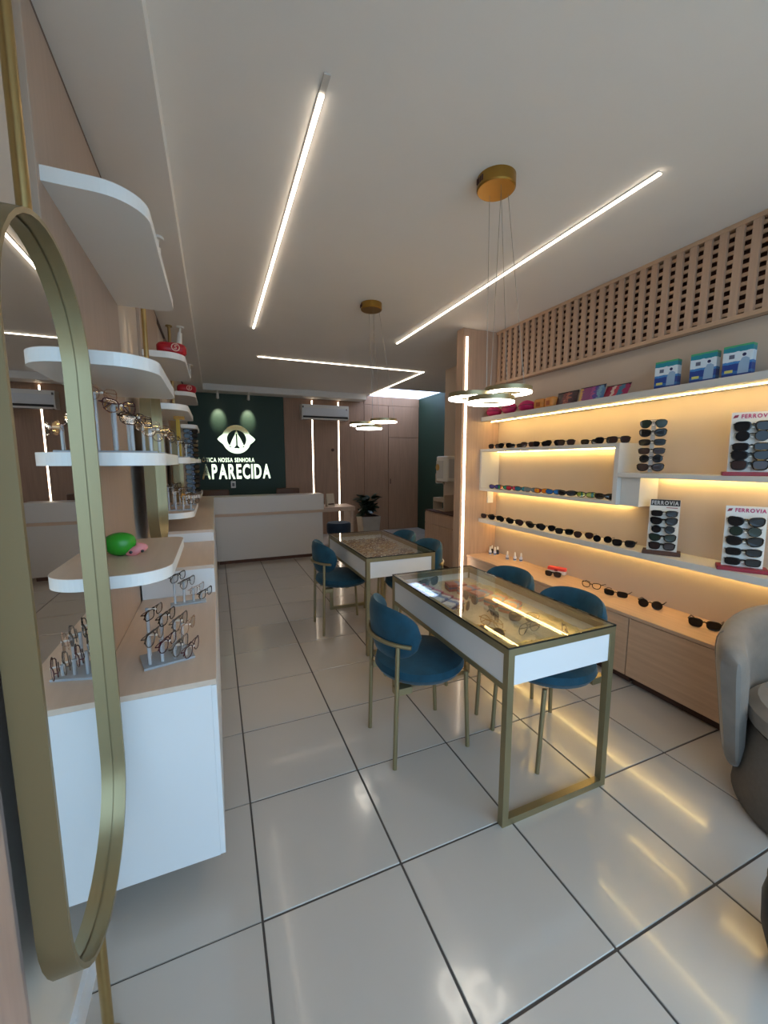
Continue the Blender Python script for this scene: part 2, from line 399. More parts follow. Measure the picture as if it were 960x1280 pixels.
# ------------------------------------------------------------ air conditioner
t = thing('air_conditioner', 'white split air conditioner on the wood wall over the lit strips', 'air conditioner', (1.93, YB-.02, 2.17))
pts = [(0, 0), (-.17, .0), (-.195, .03), (-.20, .20), (-.185, .255), (0, .265)]
acb = B().prism(pts, 'x', -.44, .44).build('body', M_plug, t)
B().prism([(-.202, .06), (-.204, .075), (-.204, .19), (-.202, .195)], 'x', -.43, .43).build('front_panel', M_mdf, t)
B().box(-.42, .42, -.204, -.19, .018, .052).build('air_slot', mat('dark_vent', (50, 44, 40), .7), acb)
B().prism([(-.06, -.004), (-.178, -.004), (-.178, .004), (-.06, .004)], 'x', -.40, .40).build('air_outlet', mat('dark_vent', (50, 44, 40), .7), t)
B().prism([(-.178, -.008), (-.20, .018), (-.196, .022), (-.174, -.004)], 'x', -.40, .40).build('louver', M_plug, t)
B().box(.385, .40, -.206, -.20, .17, .20).build('energy_sticker', mat('sticker', (120, 60, 50), .5), t)
B().box(-.43, -.405, -.206, -.20, .19, .225).build('badge', mat('badge_grey', (90, 88, 86), .5), t)

# ------------------------------------------------------------ reception desk
M_desk = mat('greige_lacquer', (200, 190, 180), .35)
d = thing('reception_desk', 'white reception desk with raised top ledge below the green wall', 'desk', (0, 5.78, 0))
B().box(-.03, 1.44, .03, .09, .05, .66).build('front_panel', M_desk, d)
B().box(1.38, 1.44, .09, .60, .05, .66).build('side_panel', M_desk, d)
B().box(0, 1.40, .05, .09, 0, .05).build('plinth', M_dbrown, d)
B().box(XL+.002, 1.455, .0, .28, .70, .93, bev=.003).build('ledge', M_desk, d)
B().box(XL+.002, 1.45, .01, .62, .66, .70).build('worktop', M_woodx, d)
s = thing('side_table', 'low wood side table attached beside the reception desk', 'table', (1.46, 6.25, 0))
B().box(0, .64, 0, .5, .60, .67, bev=.003).build('top', M_woodx, s)
B().box(.58, .62, .05, .45, 0, .60).build('leg_panel', M_woodx, s)
B().box(.0, .04, .05, .45, 0, .60).build('leg_panel', M_woodx, s)
t = thing('desk_calendar', 'pale standing card holder on the wood side table', 'card holder', (1.72, 6.42, .67), .3)
B().prism([(-.04, 0), (.04, 0), (.005, .21), (-.005, .21)], 'x', -.07, .07).build('card', mat('pale_card', (196, 178, 152), .5), t)
B().box(-.055, .055, -.036, -.030, .03, .05).build('print_line', M_dbrown, t)
def office_chair(x, y, label):
    t = thing('office_chair', label, 'chair', (x, y, 0), 0, 'chairs behind the reception desk')
    mm = mat('brown_leather', (92, 62, 44), .5)
    B().box(-.19, .19, .17, .23, .52, .97, bev=.025).build('backrest', mm, t, True)
    B().box(-.22, .22, -.22, .2, .42, .49, bev=.03).build('seat', mm, t, True)
    B().cyl((0, 0, .08), (0, 0, .42), .025).build('post', M_steel, t)
    for k in range(5):
        a = k*2*PI/5; B().cyl((0, 0, .085), (.26*math.cos(a), .26*math.sin(a), .03), .016, 8).build('base_arm', M_black, t)
        B().lathe([(.025, 0), (.028, .02), (.02, .035)], (.26*math.cos(a), .26*math.sin(a), 0), 12).build('caster', M_black, t)
office_chair(.0, 6.55, 'brown chair behind the desk, below the start of the lettering')
office_chair(1.10, 6.55, 'brown chair behind the desk, beside the end of the green panel')
t = thing('stool', 'dark navy upholstered stool beside the reception desk', 'stool', (1.70, 5.86, 0))
B().lathe([(.17, .32), (.185, .34), (.185, .46), (.165, .485), (.0, .49)], seg=32).build('seat', M_velvd, t, True)
for a in range(4):
    c, s_ = math.cos(a*PI/2+.78), math.sin(a*PI/2+.78)
    B().cyl((.13*c, .13*s_, .32), (.15*c, .15*s_, 0), .012, 8).build('leg', M_gold, t)
# plant
t = thing('potted_plant', 'dark leafy plant in a pale square pot by the wood wall', 'plant', (2.70, 7.25, 0))
B().prism([(-.15, 0), (.15, 0), (.19, .36), (-.19, .36)], 'y', -.17, .17).build('pot', mat('stone_pot', (176, 164, 148), .8, var=.08), t)
B().box(-.165, .165, -.15, .15, .34, .365).build('soil', M_dbrown, t)
ml = mat('dark_leaf', (26, 48, 34), .4, var=.2, vscale=20)
lb = B()
def leaf_fn(i, j):
    u = i/6.; w = .055*math.sin(PI*min(1, u*.96+.04))**.8*(j-1)
    return (w, .15*u, .02*math.sin(u*2.5)-abs(w)*.25-.05*u*u)
lb.grid(leaf_fn, 7, 3)
leafm = lb.mesh('leaf', True)
for k in range(64):
    a = random.uniform(0, 2*PI); h = random.uniform(.40, .72); r = random.uniform(.03, .14)
    tilt = random.uniform(-.2, .9)
    o = link('leaf', leafm, ml, t, (r*math.cos(a), r*math.sin(a)*.8, h), (tilt, random.uniform(-.4, .4), a-PI/2)); s_ = random.uniform(.85, 1.35); o.scale = (s_, s_, s_)
for k in range(7):
    a = k*.9; B().tube([(.02*math.cos(a), .02*math.sin(a), .36), (.06*math.cos(a), .06*math.sin(a), .5), (.1*math.cos(a), .08*math.sin(a), .66)], .005, 6).build('stem', mat('stem_green', (50, 60, 36), .6), t)

# ------------------------------------------------------------ alcove beyond the pillar
c = thing('drawer_cabinet', 'beige drawer cabinet in the alcove beyond the lit pillar', 'cabinet', (2.70, 4.16, 0))
B().box(.015, .295, 0, .82, .05, .72).build('body', M_wood, c)
B().box(.0, .298, -.005, .815, .72, .735).build('top', M_dbrown, c)
B().box(0, .015, .01, .81, .56, .70, bev=.002, seg=1).build('drawer', M_wood, c)
B().box(0, .015, .01, .405, .07, .55, bev=.002, seg=1).build('door', M_wood, c); B().box(0, .015, .41, .81, .07, .55, bev=.002, seg=1).build('door', M_wood, c)
B().box(.04, .29, .02, .8, 0, .05).build('plinth', M_dbrown, c)
w = thing('water_dispenser', 'white wall water purifier with a yellow round badge above the drawer cabinet', 'water purifier', (2.998, 4.76, 1.13))
wbd = B().box(-.17, 0, -.14, .14, 0, .34, bev=.02, seg=3).build('body', M_plug, w, True)
B().box(-.175, -.165, -.05, .13, .04, .28, bev=.004).build('front_panel', mat('pale_grey_plastic', (206, 204, 200), .4), w)
B().box(-.14, -.02, -.144, -.139, .05, .30, bev=.002).build('side_panel', mat('pale_grey_plastic', (206, 204, 200)), w)
o = B().lathe([(.045, 0), (.045, .004)], seg=24).build('badge', mat('amber', (196, 148, 60), .4), wbd); o.location = (-.175, .09, .19); o.rotation_euler = (0, -PI/2, 0)
B().cyl((-.13, .0, 0), (-.13, .0, -.04), .012).build('spout', M_steel, w)
t = thing('cup_dispenser', 'small beige box on the alcove wall beside the purifier', 'box', (2.90, 4.985, 1.10), 0)
B().box(0, .10, 0, .06, 0, .13, bev=.006).build('body', mat('beige_plastic', (180, 160, 138), .5), t); B().box(.01, .09, .005, .055, -.008, 0).build('lip', M_plug, t)
t = thing('paper_tray', 'beige paper tray standing on the drawer cabinet', 'tray', (2.80, 4.62, .735))
B().box(0, .14, 0, .30, .0, .012).build('base', mat('beige_plastic', (180, 160, 138)), t); B().box(0, .14, 0, .012, .012, .22).build('side', mat('beige_plastic', (180, 160, 138)), t)
B().box(0, .14, .012, .30, .12, .17).build('paper_stack', mat('beige_plastic', (180, 160, 138)), t); B().box(0, .14, .288, .30, .012, .12).build('support', mat('beige_plastic', (180, 160, 138)), t)
# pillar panel
pl = thing('pillar_panel', 'full height beige wood end panel with a lit strip in its edge', 'panel', (2.225, 3.38, 0))
B().box(0, XR-2.225-.002, 0, .018, 0, ZC-.002).box(0, .018, .0181, .11, 0, ZC-.002).box(.0181, XR+.1-2.225, .092, .11, 0, ZC-.002).build('board', M_wood, pl)
B().box(.030, .050, -.006, 0, .02, ZC-.08).build('lit_strip', M_led, pl)['label'] = 'vertical glowing strip'
t = thing('light_switch', 'white light switch plate on the wood end panel between the shelves', 'switch', (2.585, 3.38, .98))
B().box(-.035, .035, -.01, 0, 0, .12, bev=.003).build('plate', M_plug, t); B().box(-.012, .012, -.014, -.01, .045, .075).build('rocker', M_plug, t)

# ------------------------------------------------------------ lattice
la = thing('wood_lattice', 'beige wooden lattice band along the top of the lit shelf wall', 'lattice', (2.61, 0, 2.15))
Y0, Y1 = .0, 3.378
B().box(.052, .058, Y0, Y1, 0, .498).build('backing', M_dbrown, la)
for z in (0, .475): B().box(-.004, .05, Y0, Y1, z, z+.023).build('frame_rail', M_woodh, la)
nv = 45; dy = (Y1-Y0)/nv
vm = B().box(0, .018, -.019, .019, .023, .475).mesh('slat')
for k in range(nv): link('vertical_slat', vm, M_wood, la, (0, Y0+(k+.5)*dy, 0))
hm = B().box(.018, .028, Y0, Y1, -.0095, .0095).mesh('slat')
for k in range(10): link('horizontal_slat', hm, M_woodh, la, (0, 0, .023+.452*(k+.5)/10-.0))

# ------------------------------------------------------------ right wall shelves
XS = 2.45; YE = -.2
def shelf(name, label, y0, y1, z0, z1, led_x=None, led0=None, led1=None, m=M_shelf):
    t = thing(name, label, 'shelf', (XS, 0, z0))
    B().box(0, XR-XS-.002, y0, y1, 0, z1-z0, bev=.002, seg=1).build('board', m, t)
    if led_x is not None:
        B().box(led_x-.0035-XS, led_x+.0035-XS, led0 or y0+.02, led1 or y1-.02, -.005, 0).build('led_strip', M_ledw, t)['label'] = 'warm glowing strip'
    return t
shelf('wall_shelf', 'long white shelf under the lattice holding boxes and pouches', YE, 3.378, 1.79, 1.83, 2.56)
bx = thing('box_shelf', 'white open box shelf holding the colourful sport glasses', 'shelf', (XS, 0, 1.11))
B().box(0, .218, 1.87, 3.378, .385, .41).build('top_board', M_shelf, bx)
B().box(0, .218, 1.87, 3.378, 0, .025).build('bottom_board', M_shelf, bx)
B().box(0, .218, 1.87, 1.90, .025, .385).build('end_board', M_shelf, bx)
B().box(0, .218, 3.353, 3.378, .025, .385).build('end_board', M_shelf, bx)
B().box(.185, .192, 1.92, 3.34, .380, .385).build('led_strip', M_ledw, bx)['label'] = 'warm glowing strip'
B().box(.185, .192, 1.90, 3.36, -.005, 0).build('led_strip', M_ledw, bx)['label'] = 'warm glowing strip'
B().box(.04, .218, 1.74, 1.868, 0, .185).build('side_block', M_shelf, bx)
shelf('wall_shelf', 'white shelf carrying the stand with the red base and the stand of six sunglasses', YE, 1.868, 1.297, 1.325, 2.64, YE, 1.72)
shelf('wall_shelf', 'lowest white shelf with a long row of dark sunglasses', YE, 3.378, .79, .83, 2.64)
# low cabinet: four units and one worktop
for k, (a, b) in enumerate(((2.55, 3.376), (1.625, 2.55), (1.06, 1.625))):
    u = thing('low_cabinet', 'low beige cabinet unit under the shelves, %s' % ('against the wood end panel' if k == 0 else 'second from the wood end panel' if k == 1 else 'beside the grey armchair'), 'cabinet', (2.32, a, 0), 0, 'low cabinets along the lit wall')
    L = b-a
    B().box(.018, XR-2.32-.002, .001, L-.001, .06, .44).build('body', M_woodh, u)
    B().box(0, .018, .003, L-.003, .065, .437, bev=.0015, seg=1).build('door', M_woodh, u)
    B().box(.06, XR-2.32-.01, .01, L-.01, 0, .06).build('plinth', M_dbrown, u)
tag(B().box(2.315, XR-.002, 1.06, 3.377, .441, .462, bev=.002, seg=1).build('worktop', M_woodh), 'beige wood worktop over the low cabinets with bottles and sunglasses', 'worktop')

# ------------------------------------------------------------ spectacles
def outline(kind, n=22):
    a, b, e, taper = {'way': (.0265, .0205, 3.0, .10), 'avi': (.0275, .0235, 2.3, .16), 'round': (.0235, .0225, 2.0, .0), 'rect': (.0270, .0165, 3.4, .05), 'cat': (.0275, .0200, 2.4, .12), 'sport': (.0345, .0190, 2.4, .08)}[kind]
    P = []
    for k in range(n):
        t_ = k*2*PI/n; c, s_ = math.cos(t_), math.sin(t_)
        x = a*math.copysign(abs(c)**(2/e), c); z = b*math.copysign(abs(s_)**(2/e), s_)
        x *= 1+taper*z/b
        if kind == 'cat' and z > 0 and x > 0: z += .006*x/a
        if kind in ('avi',) and x < 0 and z < 0: x *= .9
        P.append((x, z))
    return P, a, b
GC = {}
def gmesh(kind, thick, folded):
    key = (kind, thick, folded)
    if key in GC: return GC[key]
    P, a, b = outline(kind); sep = a+.009 if kind != 'sport' else a+.001; h = b+thick
    def wrap(x): return (x*x)*(5.5 if kind == 'sport' else 1.3)
    fr = B(); lens = []
    for s_ in (1, -1):
        path = [(s_*(sep+x), wrap(sep+x), h+z) for x, z in P]
        fr.tube(path, thick, 5, closed=True)
        l = B(); f = [l.bm.verts.new((s_*(sep+x*.97), wrap(sep+x)-.0007, h+z*.97)) for x, z in P]; g = [l.bm.verts.new((s_*(sep+x*.97), wrap(sep+x)+.0008, h+z*.97)) for x, z in P]
        l.bm.faces.new(f); l.bm.faces.new(g[::-1])
        for k in range(len(P)): l.bm.faces.new((f[k], f[(k+1) % len(P)], g[(k+1) % len(P)], g[k]))
        lens.append(l.mesh('lens'))
    bz = h+b*.35
    fr.tube([(-sep+a*.95, wrap(sep-a), bz), (0, -.001, bz+.004), (sep-a*.95, wrap(sep-a), bz)], thick*1.1, 5)
    if kind == 'avi': fr.tube([(-sep+a*.6, 0, h+b*.95), (0, -.001, h+b*.95), (sep-a*.6, 0, h+b*.95)], thick*.9, 5)
    X1 = sep+a; Yx = wrap(X1); tz = h+b*.55; tem = []
    for s_ in (1, -1):
        q = B()
        if folded:
            yy = Yx+(.006 if s_ > 0 else .011)
            q.tube([(s_*X1, Yx, tz), (s_*(X1+.003), yy, tz), (s_*(X1-.012), yy+.003, tz), (-s_*(X1-.035), yy+.003, tz-.002), (-s_*(X1-.012), yy+.004, max(.004, tz-.02))], [thick*1.1, thick*1.2, thick, thick, thick*1.1], 5)
        else:
            q.tube([(s_*X1, Yx, tz), (s_*(X1+.004), Yx+.008, tz), (s_*(X1+.003), Yx+.09, tz*.75), (s_*(X1-.004), Yx+.125, max(.004, tz*.2)+.002), (s_*(X1-.006), Yx+.134, .003)], [thick*1.1, thick*1.3, thick, thick*1.1, thick], 5)
        tem.append(q.mesh('temple', True))
    GC[key] = (fr.mesh('frame', True), lens, tem)
    return GC[key]
def specs(kind, fm, lm, loc, rz, label, group, name='sunglasses', folded=False, thick=None, scale=1., rx=0., ry=0., tm=None, cat='glasses'):
    if thick is None: thick = {'way': .0030, 'avi': .0013, 'round': .0015, 'rect': .0022, 'cat': .0028, 'sport': .0026}[kind]
    fr, lens, tem = gmesh(kind, thick, folded)
    t = thing(name, label, cat, loc, rz, group); t.rotation_euler = (rx, ry, rz); t.scale = (scale,)*3
    link('frame', fr, fm, t)
    for l in lens: link('lens', l, lm, t)
    for q in tem: link('temple', q, tm or fm, t)
    return t
M_fb = mat('black_acetate', (14, 12, 12), .22)
M_ft = mat('tortoise_acetate', (58, 32, 20), .25, var=.5, vscale=120)
M_fg = mat('gold_wire', (190, 150, 80), .25, metal=1.)
M_fs = mat('grey_wire', (110, 104, 100), .3, metal=1.)
M_fp = mat('plum_acetate', (66, 22, 34), .25)
M_fc = glassmat('crystal_acetate', (.88, .80, .76), 1.5, .05)
RW = -PI/2      # front towards the room (-X)
kinds = ['way', 'avi', 'rect', 'way', 'cat', 'avi', 'way', 'rect', 'way', 'way', 'cat', 'way']
TURN = .42
row1 = [3.22, 3.07, 2.92, 2.77, 2.62, 2.49, 2.36, 2.14, 2.02, 1.915]
desc = {'way': 'chunky black', 'avi': 'thin-rimmed black', 'rect': 'flat rectangular black', 'cat': 'upswept black', 'round': 'round black'}
for k, y in enumerate(row1):
    kd = kinds[k]
    specs(kd, M_fb, M_lensd if k % 3 else M_lensb, (2.50, y, 1.52), RW+TURN, '%s sunglasses on top of the box shelf, %s from the wood end panel' % (desc[kd], ORD[k]), 'sunglasses on top of the box shelf', scale=1.02, folded=True)
sport = [((60, 60, 150), M_fb, 'blue mirrored'), ((20, 130, 90), M_fb, 'green mirrored'), ((190, 30, 60), M_fb, 'red mirrored'), ((30, 120, 150), M_fb, 'teal mirrored'), ((120, 140, 150), M_fs, 'silver mirrored'), ((214, 120, 20), M_fb, 'orange mirrored'), ((30, 110, 190), M_fb, 'bright blue mirrored'), ((22, 24, 30), M_fb, 'dark lensed black'), ((150, 160, 60), M_fb, 'yellow-green mirrored'), ((16, 15, 16), M_fb, 'thick all-black')]
sy = [3.20, 3.07, 2.95, 2.83, 2.71, 2.59, 2.46, 2.33, 2.15, 1.995]
for k, (y, (cc, fm, nm)) in enumerate(zip(sy, sport)):
    lm = mat('sport_lens_%d' % k, cc, .12, metal=.35, coat=.6)
    if k in (1, 5, 8): 
        lm = printmat('sport_print_%d' % k, [(0, cc), (.45, {1: (190, 40, 60), 5: (230, 170, 30), 8: (40, 110, 80)}[k]), (.7, {1: (210, 180, 60), 5: (180, 40, 30), 8: (190, 190, 90)}[k])], 0, .3, 6, .1)
    specs('sport', fm, lm, (2.50, y, 1.135), RW+TURN, '%s sport glasses in the box shelf, %s from the wood end panel' % (nm, ORD[k]), 'sport glasses in the box shelf', name='sport_glasses', scale=1.0, folded=True)
row3 = [3.30, 3.17, 3.03, 2.90, 2.77, 2.64, 2.51, 2.33, 2.15, 1.99, 1.83]
k3 = ['cat', 'way', 'round', 'way', 'avi', 'cat', 'avi', 'way', 'avi', 'round', 'way']
for k, y in enumerate(row3):
    kd = k3[k]
    specs(kd, M_fb if kd != 'avi' or k < 7 else M_fg, M_lensd if k % 4 else M_lensb, (2.50, y, .83), RW+TURN+.1, '%s sunglasses on the lowest white shelf, %s from the wood end panel' % (desc[kd] if not (kd == 'avi' and k > 6) else 'gold-rimmed dark', ORD[k]), 'sunglasses on the lowest shelf', scale=1.05, folded=k < 8)
# on the worktop
specs('way', M_fb, M_lensb, (2.51, 2.43, .462), RW+.45, 'black sunglasses on the worktop against the red and white case', None, folded=True)
t = thing('glasses_case', 'red and white glasses case on the worktop behind black sunglasses', 'case', (2.585, 2.47, .462), RW+.45)
B().box(-.075, .075, -.0, .05, 0, .062, bev=.012, seg=3).build('body', printmat('red_white_case', [(0, (228, 216, 212)), (.55, (226, 70, 60))], 2), t, True)
B().box(-.012, .012, -.003, .0, .03, .045).build('clasp', M_red, t)
specs('cat', M_fb, M_clear, (2.54, 2.09, .462), RW+.35, 'clear-lensed black spectacles lying on the worktop', None, name='spectacles')
specs('rect', M_fb, M_lensd, (2.54, 1.89, .462), RW+.40, 'black sunglasses on the worktop next to the clear-lensed spectacles', None, scale=1.15)
specs('round', M_fb, M_lensd, (2.53, 1.64, .462), RW+.40, 'black round sunglasses on the worktop below the stand with the black header', None, scale=1.15, thick=.0028)
specs('way', M_fb, M_lensd, (2.50, 1.31, .462), RW+.40, 'black sunglasses on the worktop next to the grey armchair', None, scale=1.15)
# bottles
def bottle(x, y, dark, label):
    t = thing('spray_bottle', label, 'bottle', (x, y, .462), 0, 'spray bottles on the worktop')
    B().lathe([(.014, 0), (.0145, .004), (.0145, .034), (.008, .044), (.008, .048)], seg=16).build('body', M_black if dark else mat('pale_bottle', (216, 220, 232), .3), t, True)
    B().lathe([(.0149, .008), (.0149, .018)], seg=16).build('label_band', mat('blue_band', (40, 56, 110), .4), t, True)
    B().lathe([(.008, .046), (.009, .05), (.007, .074), (.004, .08)], seg=12).build('cap', M_plug, t, True)
for k, (x, y, dk) in enumerate([(2.55, 3.30, 0), (2.60, 3.335, 1), (2.62, 3.27, 1), (2.57, 3.25, 0)]):
    bottle(x, y, dk, '%s bottle in the cluster of four at the wood end panel' % ('dark bodied spray' if dk else 'white spray'))
for k, (x, y) in enumerate([(2.56, 3.05), (2.60, 2.99), (2.63, 2.94)]):
    bottle(x, y, 0, '%s white spray bottle in the group of three, counted from the wood end panel' % ORD[k])
# top shelf goods
def pouchbag(loc, col, label, nm, rz=0., s_=1.):
    t = thing('soft_case', label, 'case', loc, rz, 'soft cases on the top shelf')
    def fn(i, j):
        u = i*2*PI/20; v = -PI/2+j*PI/10
        w = math.cos(v); 
        return (.055*s_*w*math.cos(u)*(1+.05*math.sin(3*u)), .075*s_*w*math.sin(u), .045*s_+.045*s_*math.sin(v)*(1 if v > 0 else .95)+.006*math.cos(2*u)*w)
    b = B(); b.grid(fn, 20, 11, True); bmesh.ops.remove_doubles(b.bm, verts=b.bm.verts[:], dist=1e-5)
    b.build('shell', mat(nm, col, .45, var=.2, vscale=25), t, True)
    q = B(); q.tube([(.056*s_*math.cos(a*2*PI/24), .0765*s_*math.sin(a*2*PI/24), .045*s_+.006*math.cos(2*a*2*PI/24)) for a in range(24)], .0022, 5, closed=True); q.build('zip', M_dbrown, t)
pouchbag((2.52, 3.27, 1.83), (196, 30, 92), 'pink soft case on the top shelf, first from the wood end panel', 'pink_case', .3, 1.05)
pouchbag((2.52, 3.05, 1.83), (190, 24, 84), 'pink soft case on the top shelf, second from the wood end panel', 'pink_case', -.2, 1.15)
pouchbag((2.53, 2.83, 1.83), (172, 20, 76), 'pink soft case on the top shelf, third from the wood end panel', 'pink_case', .5, 1.05)
def squarecase(y, label, rz):
    t = thing('soft_case', label, 'case', (2.54, y, 1.83), rz, 'soft cases on the top shelf')
    B().box(-.04, .04, -.05, .05, 0, .085, bev=.022, seg=4).build('shell', mat('orange_case', (214, 140, 66), .5, var=.15, vscale=30), t, True)
    B().box(-.043, -.039, -.018, .018, .02, .055).build('patch', mat('orange_patch', (170, 84, 40), .5), t)
squarecase(2.68, 'orange soft case on the top shelf, next to the pink ones', .2)
squarecase(2.56, 'orange soft case on the top shelf, next to the purple pouches', -.1)
def pouch(y, w, h, m, label, lean=.25):
    t = thing('zip_pouch', label, 'pouch', (2.52, y, 1.83), RW); t['group'] = 'patterned pouches on the top shelf'
    def fn(i, j):
        u, v = i/10.-.5, j/8.
        e = .016*(1-(2*u)**2)*(1-v)**.6
        return (u*w, v*h*lean-e, v*h)
    def fb(i, j):
        u, v = i/10.-.5, j/8.
        e = .016*(1-(2*u)**2)*(1-v)**.6
        return (u*w, v*h*lean+e+.002, v*h)
    b = B(); b.grid(fn, 11, 9); b.grid(fb, 11, 9)
    b.build('body', m, t, True)
    B().cyl((-w/2, lean*h, h), (w/2, lean*h, h), .003, 6).build('zip', M_black, t)
    B().box(w/2-.01, w/2-.004, lean*h-.006, lean*h-.003, h-.03, h).build('zip_pull', M_black, t)
pouch(2.40, .20, .10, printmat('pouch_maroon', [(0, (52, 18, 30)), (.35, (120, 40, 46)), (.5, (170, 96, 70)), (.62, (70, 24, 50)), (.8, (40, 14, 24))], 0, .9, 8), 'maroon and orange patterned zip pouch on the top shelf')
pouch(2.18, .21, .105, printmat('pouch_purple', [(0, (196, 150, 70)), (.12, (130, 50, 110)), (.5, (160, 70, 130)), (.62, (80, 60, 140)), (.75, (110, 150, 170)), (.88, (70, 110, 150))], 0, .35, 9), 'purple and blue patterned zip pouch on the top shelf')
pouch(1.99, .18, .085, printmat('pouch_magenta', [(0, (150, 20, 60)), (.3, (214, 190, 176)), (.45, (190, 60, 80)), (.6, (50, 110, 140)), (.78, (150, 20, 80))], 0, .3, 5), 'magenta and teal patterned zip pouch on the top shelf', .5)
for k, y in enumerate((1.655, 1.455, 1.295)):
    t = thing('lens_cleaner_box', 'blue and white carton on the top shelf, %s from the patterned pouches' % ORD[k], 'box', (2.52, y, 1.83), RW+.12, 'blue and white cartons')
    ct = B().box(-.062, .062, -.0, .045, 0, .165, bev=.001, seg=1).build('carton', printmat('carton_print', [(0, (34, 60, 128)), (.14, (50, 110, 170)), (.22, (34, 66, 140)), (.42, (60, 130, 190)), (.5, (216, 226, 232)), (.80, (22, 132, 150)), (.93, (70, 160, 110))], 2, .10, 3.5), t)
    B().box(-.05, -.015, -.0006, 0, .028, .042).build('price_flash', mat('yellow_print', (214, 206, 110), .5), ct)
    B().box(-.035, -.012, -.0006, 0, .098, .118).build('print_block', mat('grey_print', (96, 100, 120), .5), ct)
    B().lathe([(.0085, 0), (.0085, .0006)], seg=14).build('print_head', mat('navy_print', (34, 40, 84), .5), ct, loc=None).matrix_local = Matrix.Translation((.028, -.0001, .112)) @ Matrix.Rotation(PI/2, 4, 'X')
    B().prism([(.005, .02), (.05, .02), (.052, .09), (.036, .10), (.02, .098), (.008, .07)], 'y', -.0005, 0).build('print_figure', mat('pale_print', (150, 176, 200), .5), ct)

# ------------------------------------------------------------ counter displays on the right wall
def display(loc, rz, w, h, header, base_m, label, kinds_, lens_, extra, word):
    t = thing('sunglasses_display', label, 'display stand', loc, rz)
    lean = .10
    wm = mat('display_white', (224, 218, 208), .4)
    B().box(-w/2-.02, w/2+.02, -.05, .05, 0, .02, bev=.002, seg=1).build('base', base_m, t)
    bp_ = B().prism([(-.004, .02), (.004, .02), (.004+lean*h, h), (-.004+lean*h, h)], 'x', -w/2, w/2).build('back_panel', wm, t)
    hz = h-.042; hy = -.004+lean*hz
    if header == 'black':
        B().prism([(-.0055+lean*(h-.038), h-.038), (-.004+lean*(h-.038), h-.038), (-.004+lean*h, h), (-.0055+lean*h, h)], 'x', -w/2+.004, w/2-.002).build('header', M_black, bp_)
        write(word, bp_, mat('silver_print', (190, 190, 190), .4), -w*.44, w*.44, h-.031, h-.008, .0012, y=-.0055+lean*(h-.035))
        B().box(w*.05, w*.42, -.0055+lean*(h-.05), -.004+lean*(h-.05), h-.051, h-.047).build('header_line', M_red, bp_)
    else:
        write(word, bp_, mat('magenta_print', (186, 26, 96), .4), -w*.27, w*.47, h-.030, h-.010, .0012, y=-.0045+lean*(h-.03))
        B().prism([(-w*.47, h-.030), (-w*.36, h-.026), (-w*.33, h-.012), (-w*.43, h-.014)], 'y', -.0058+lean*(h-.03), -.0040+lean*(h-.03)).build('header_mark', M_red, bp_)
    n_ = len(kinds_); z0 = .028; step = (h-.052-z0)/n_
    M_ = Matrix.Translation(loc) @ Matrix.Rotation(rz, 4, 'Z')
    for k in range(n_):
        z = z0+k*step; yy = lean*(z+.02)-.004
        B().box(-.005, .005, yy-.032, yy, z+.020, z+.024).build('nose_peg', M_plug, t)
        p = M_ @ Vector((0, yy-.027, z))
        specs(kinds_[k], M_fb, lens_[k], p, rz, 'dark sunglasses %s from the bottom on the %s' % (ORD[k], extra), 'sunglasses on ' + extra, folded=True, scale=w/.148*1.0)
    return t
VW = RW+.55
display((2.53, 1.20, 1.325), VW, .17, .325, 'white', M_red, 'white sunglasses stand with red base on the upper shelf', ['way', 'cat', 'rect', 'round', 'way'], [M_lensb, M_lensd, M_lensd, M_lensd, M_lensd], 'upper red-based stand', 'FERROVIA')
display((2.53, 1.185, .83), VW, .165, .335, 'white', M_red, 'white sunglasses stand with red base on the lowest shelf', ['rect', 'rect', 'cat', 'round', 'cat'], [M_lensd, M_lensd, M_lensd, M_lensg, M_lensd], 'lower red-based stand', 'FERROVIA')
display((2.53, 1.60, .83), VW, .155, .335, 'black', M_dbrown, 'white sunglasses stand with black header and dark base on the lowest shelf', ['way', 'cat', 'round', 'cat', 'rect'], [M_lensb, M_lensg, M_lensd, M_lensd, M_lensd], 'black-headed stand', 'FERROVIA')
t = thing('acrylic_display', 'clear acrylic tower stand holding six sunglasses on the upper shelf', 'display stand', (2.53, 1.71, 1.325), VW)
B().box(-.05, .05, -.05, .05, 0, .008).build('base', M_acryl, t); B().box(-.012, .012, .0, .006, .008, .33).build('spine', M_rod, t)
mt = Matrix.Translation((2.53, 1.71, 1.325)) @ Matrix.Rotation(VW, 4, 'Z')
for k, kd in enumerate(['cat', 'round', 'rect', 'rect', 'cat', 'avi']):
    z = .012+k*.053
    B().box(-.005, .005, -.034, .0, z+.018, z+.022).build('shelf_clip', M_plug, t)
    specs(kd, M_fb, [M_lensb, M_lensd, M_lensb, M_lensd, M_lensd, M_lensg][k], mt @ Vector((0, -.028, z)), VW, 'dark sunglasses %s from the bottom on the clear acrylic tower' % ORD[k], 'sunglasses on the acrylic tower', folded=True, scale=1.08)

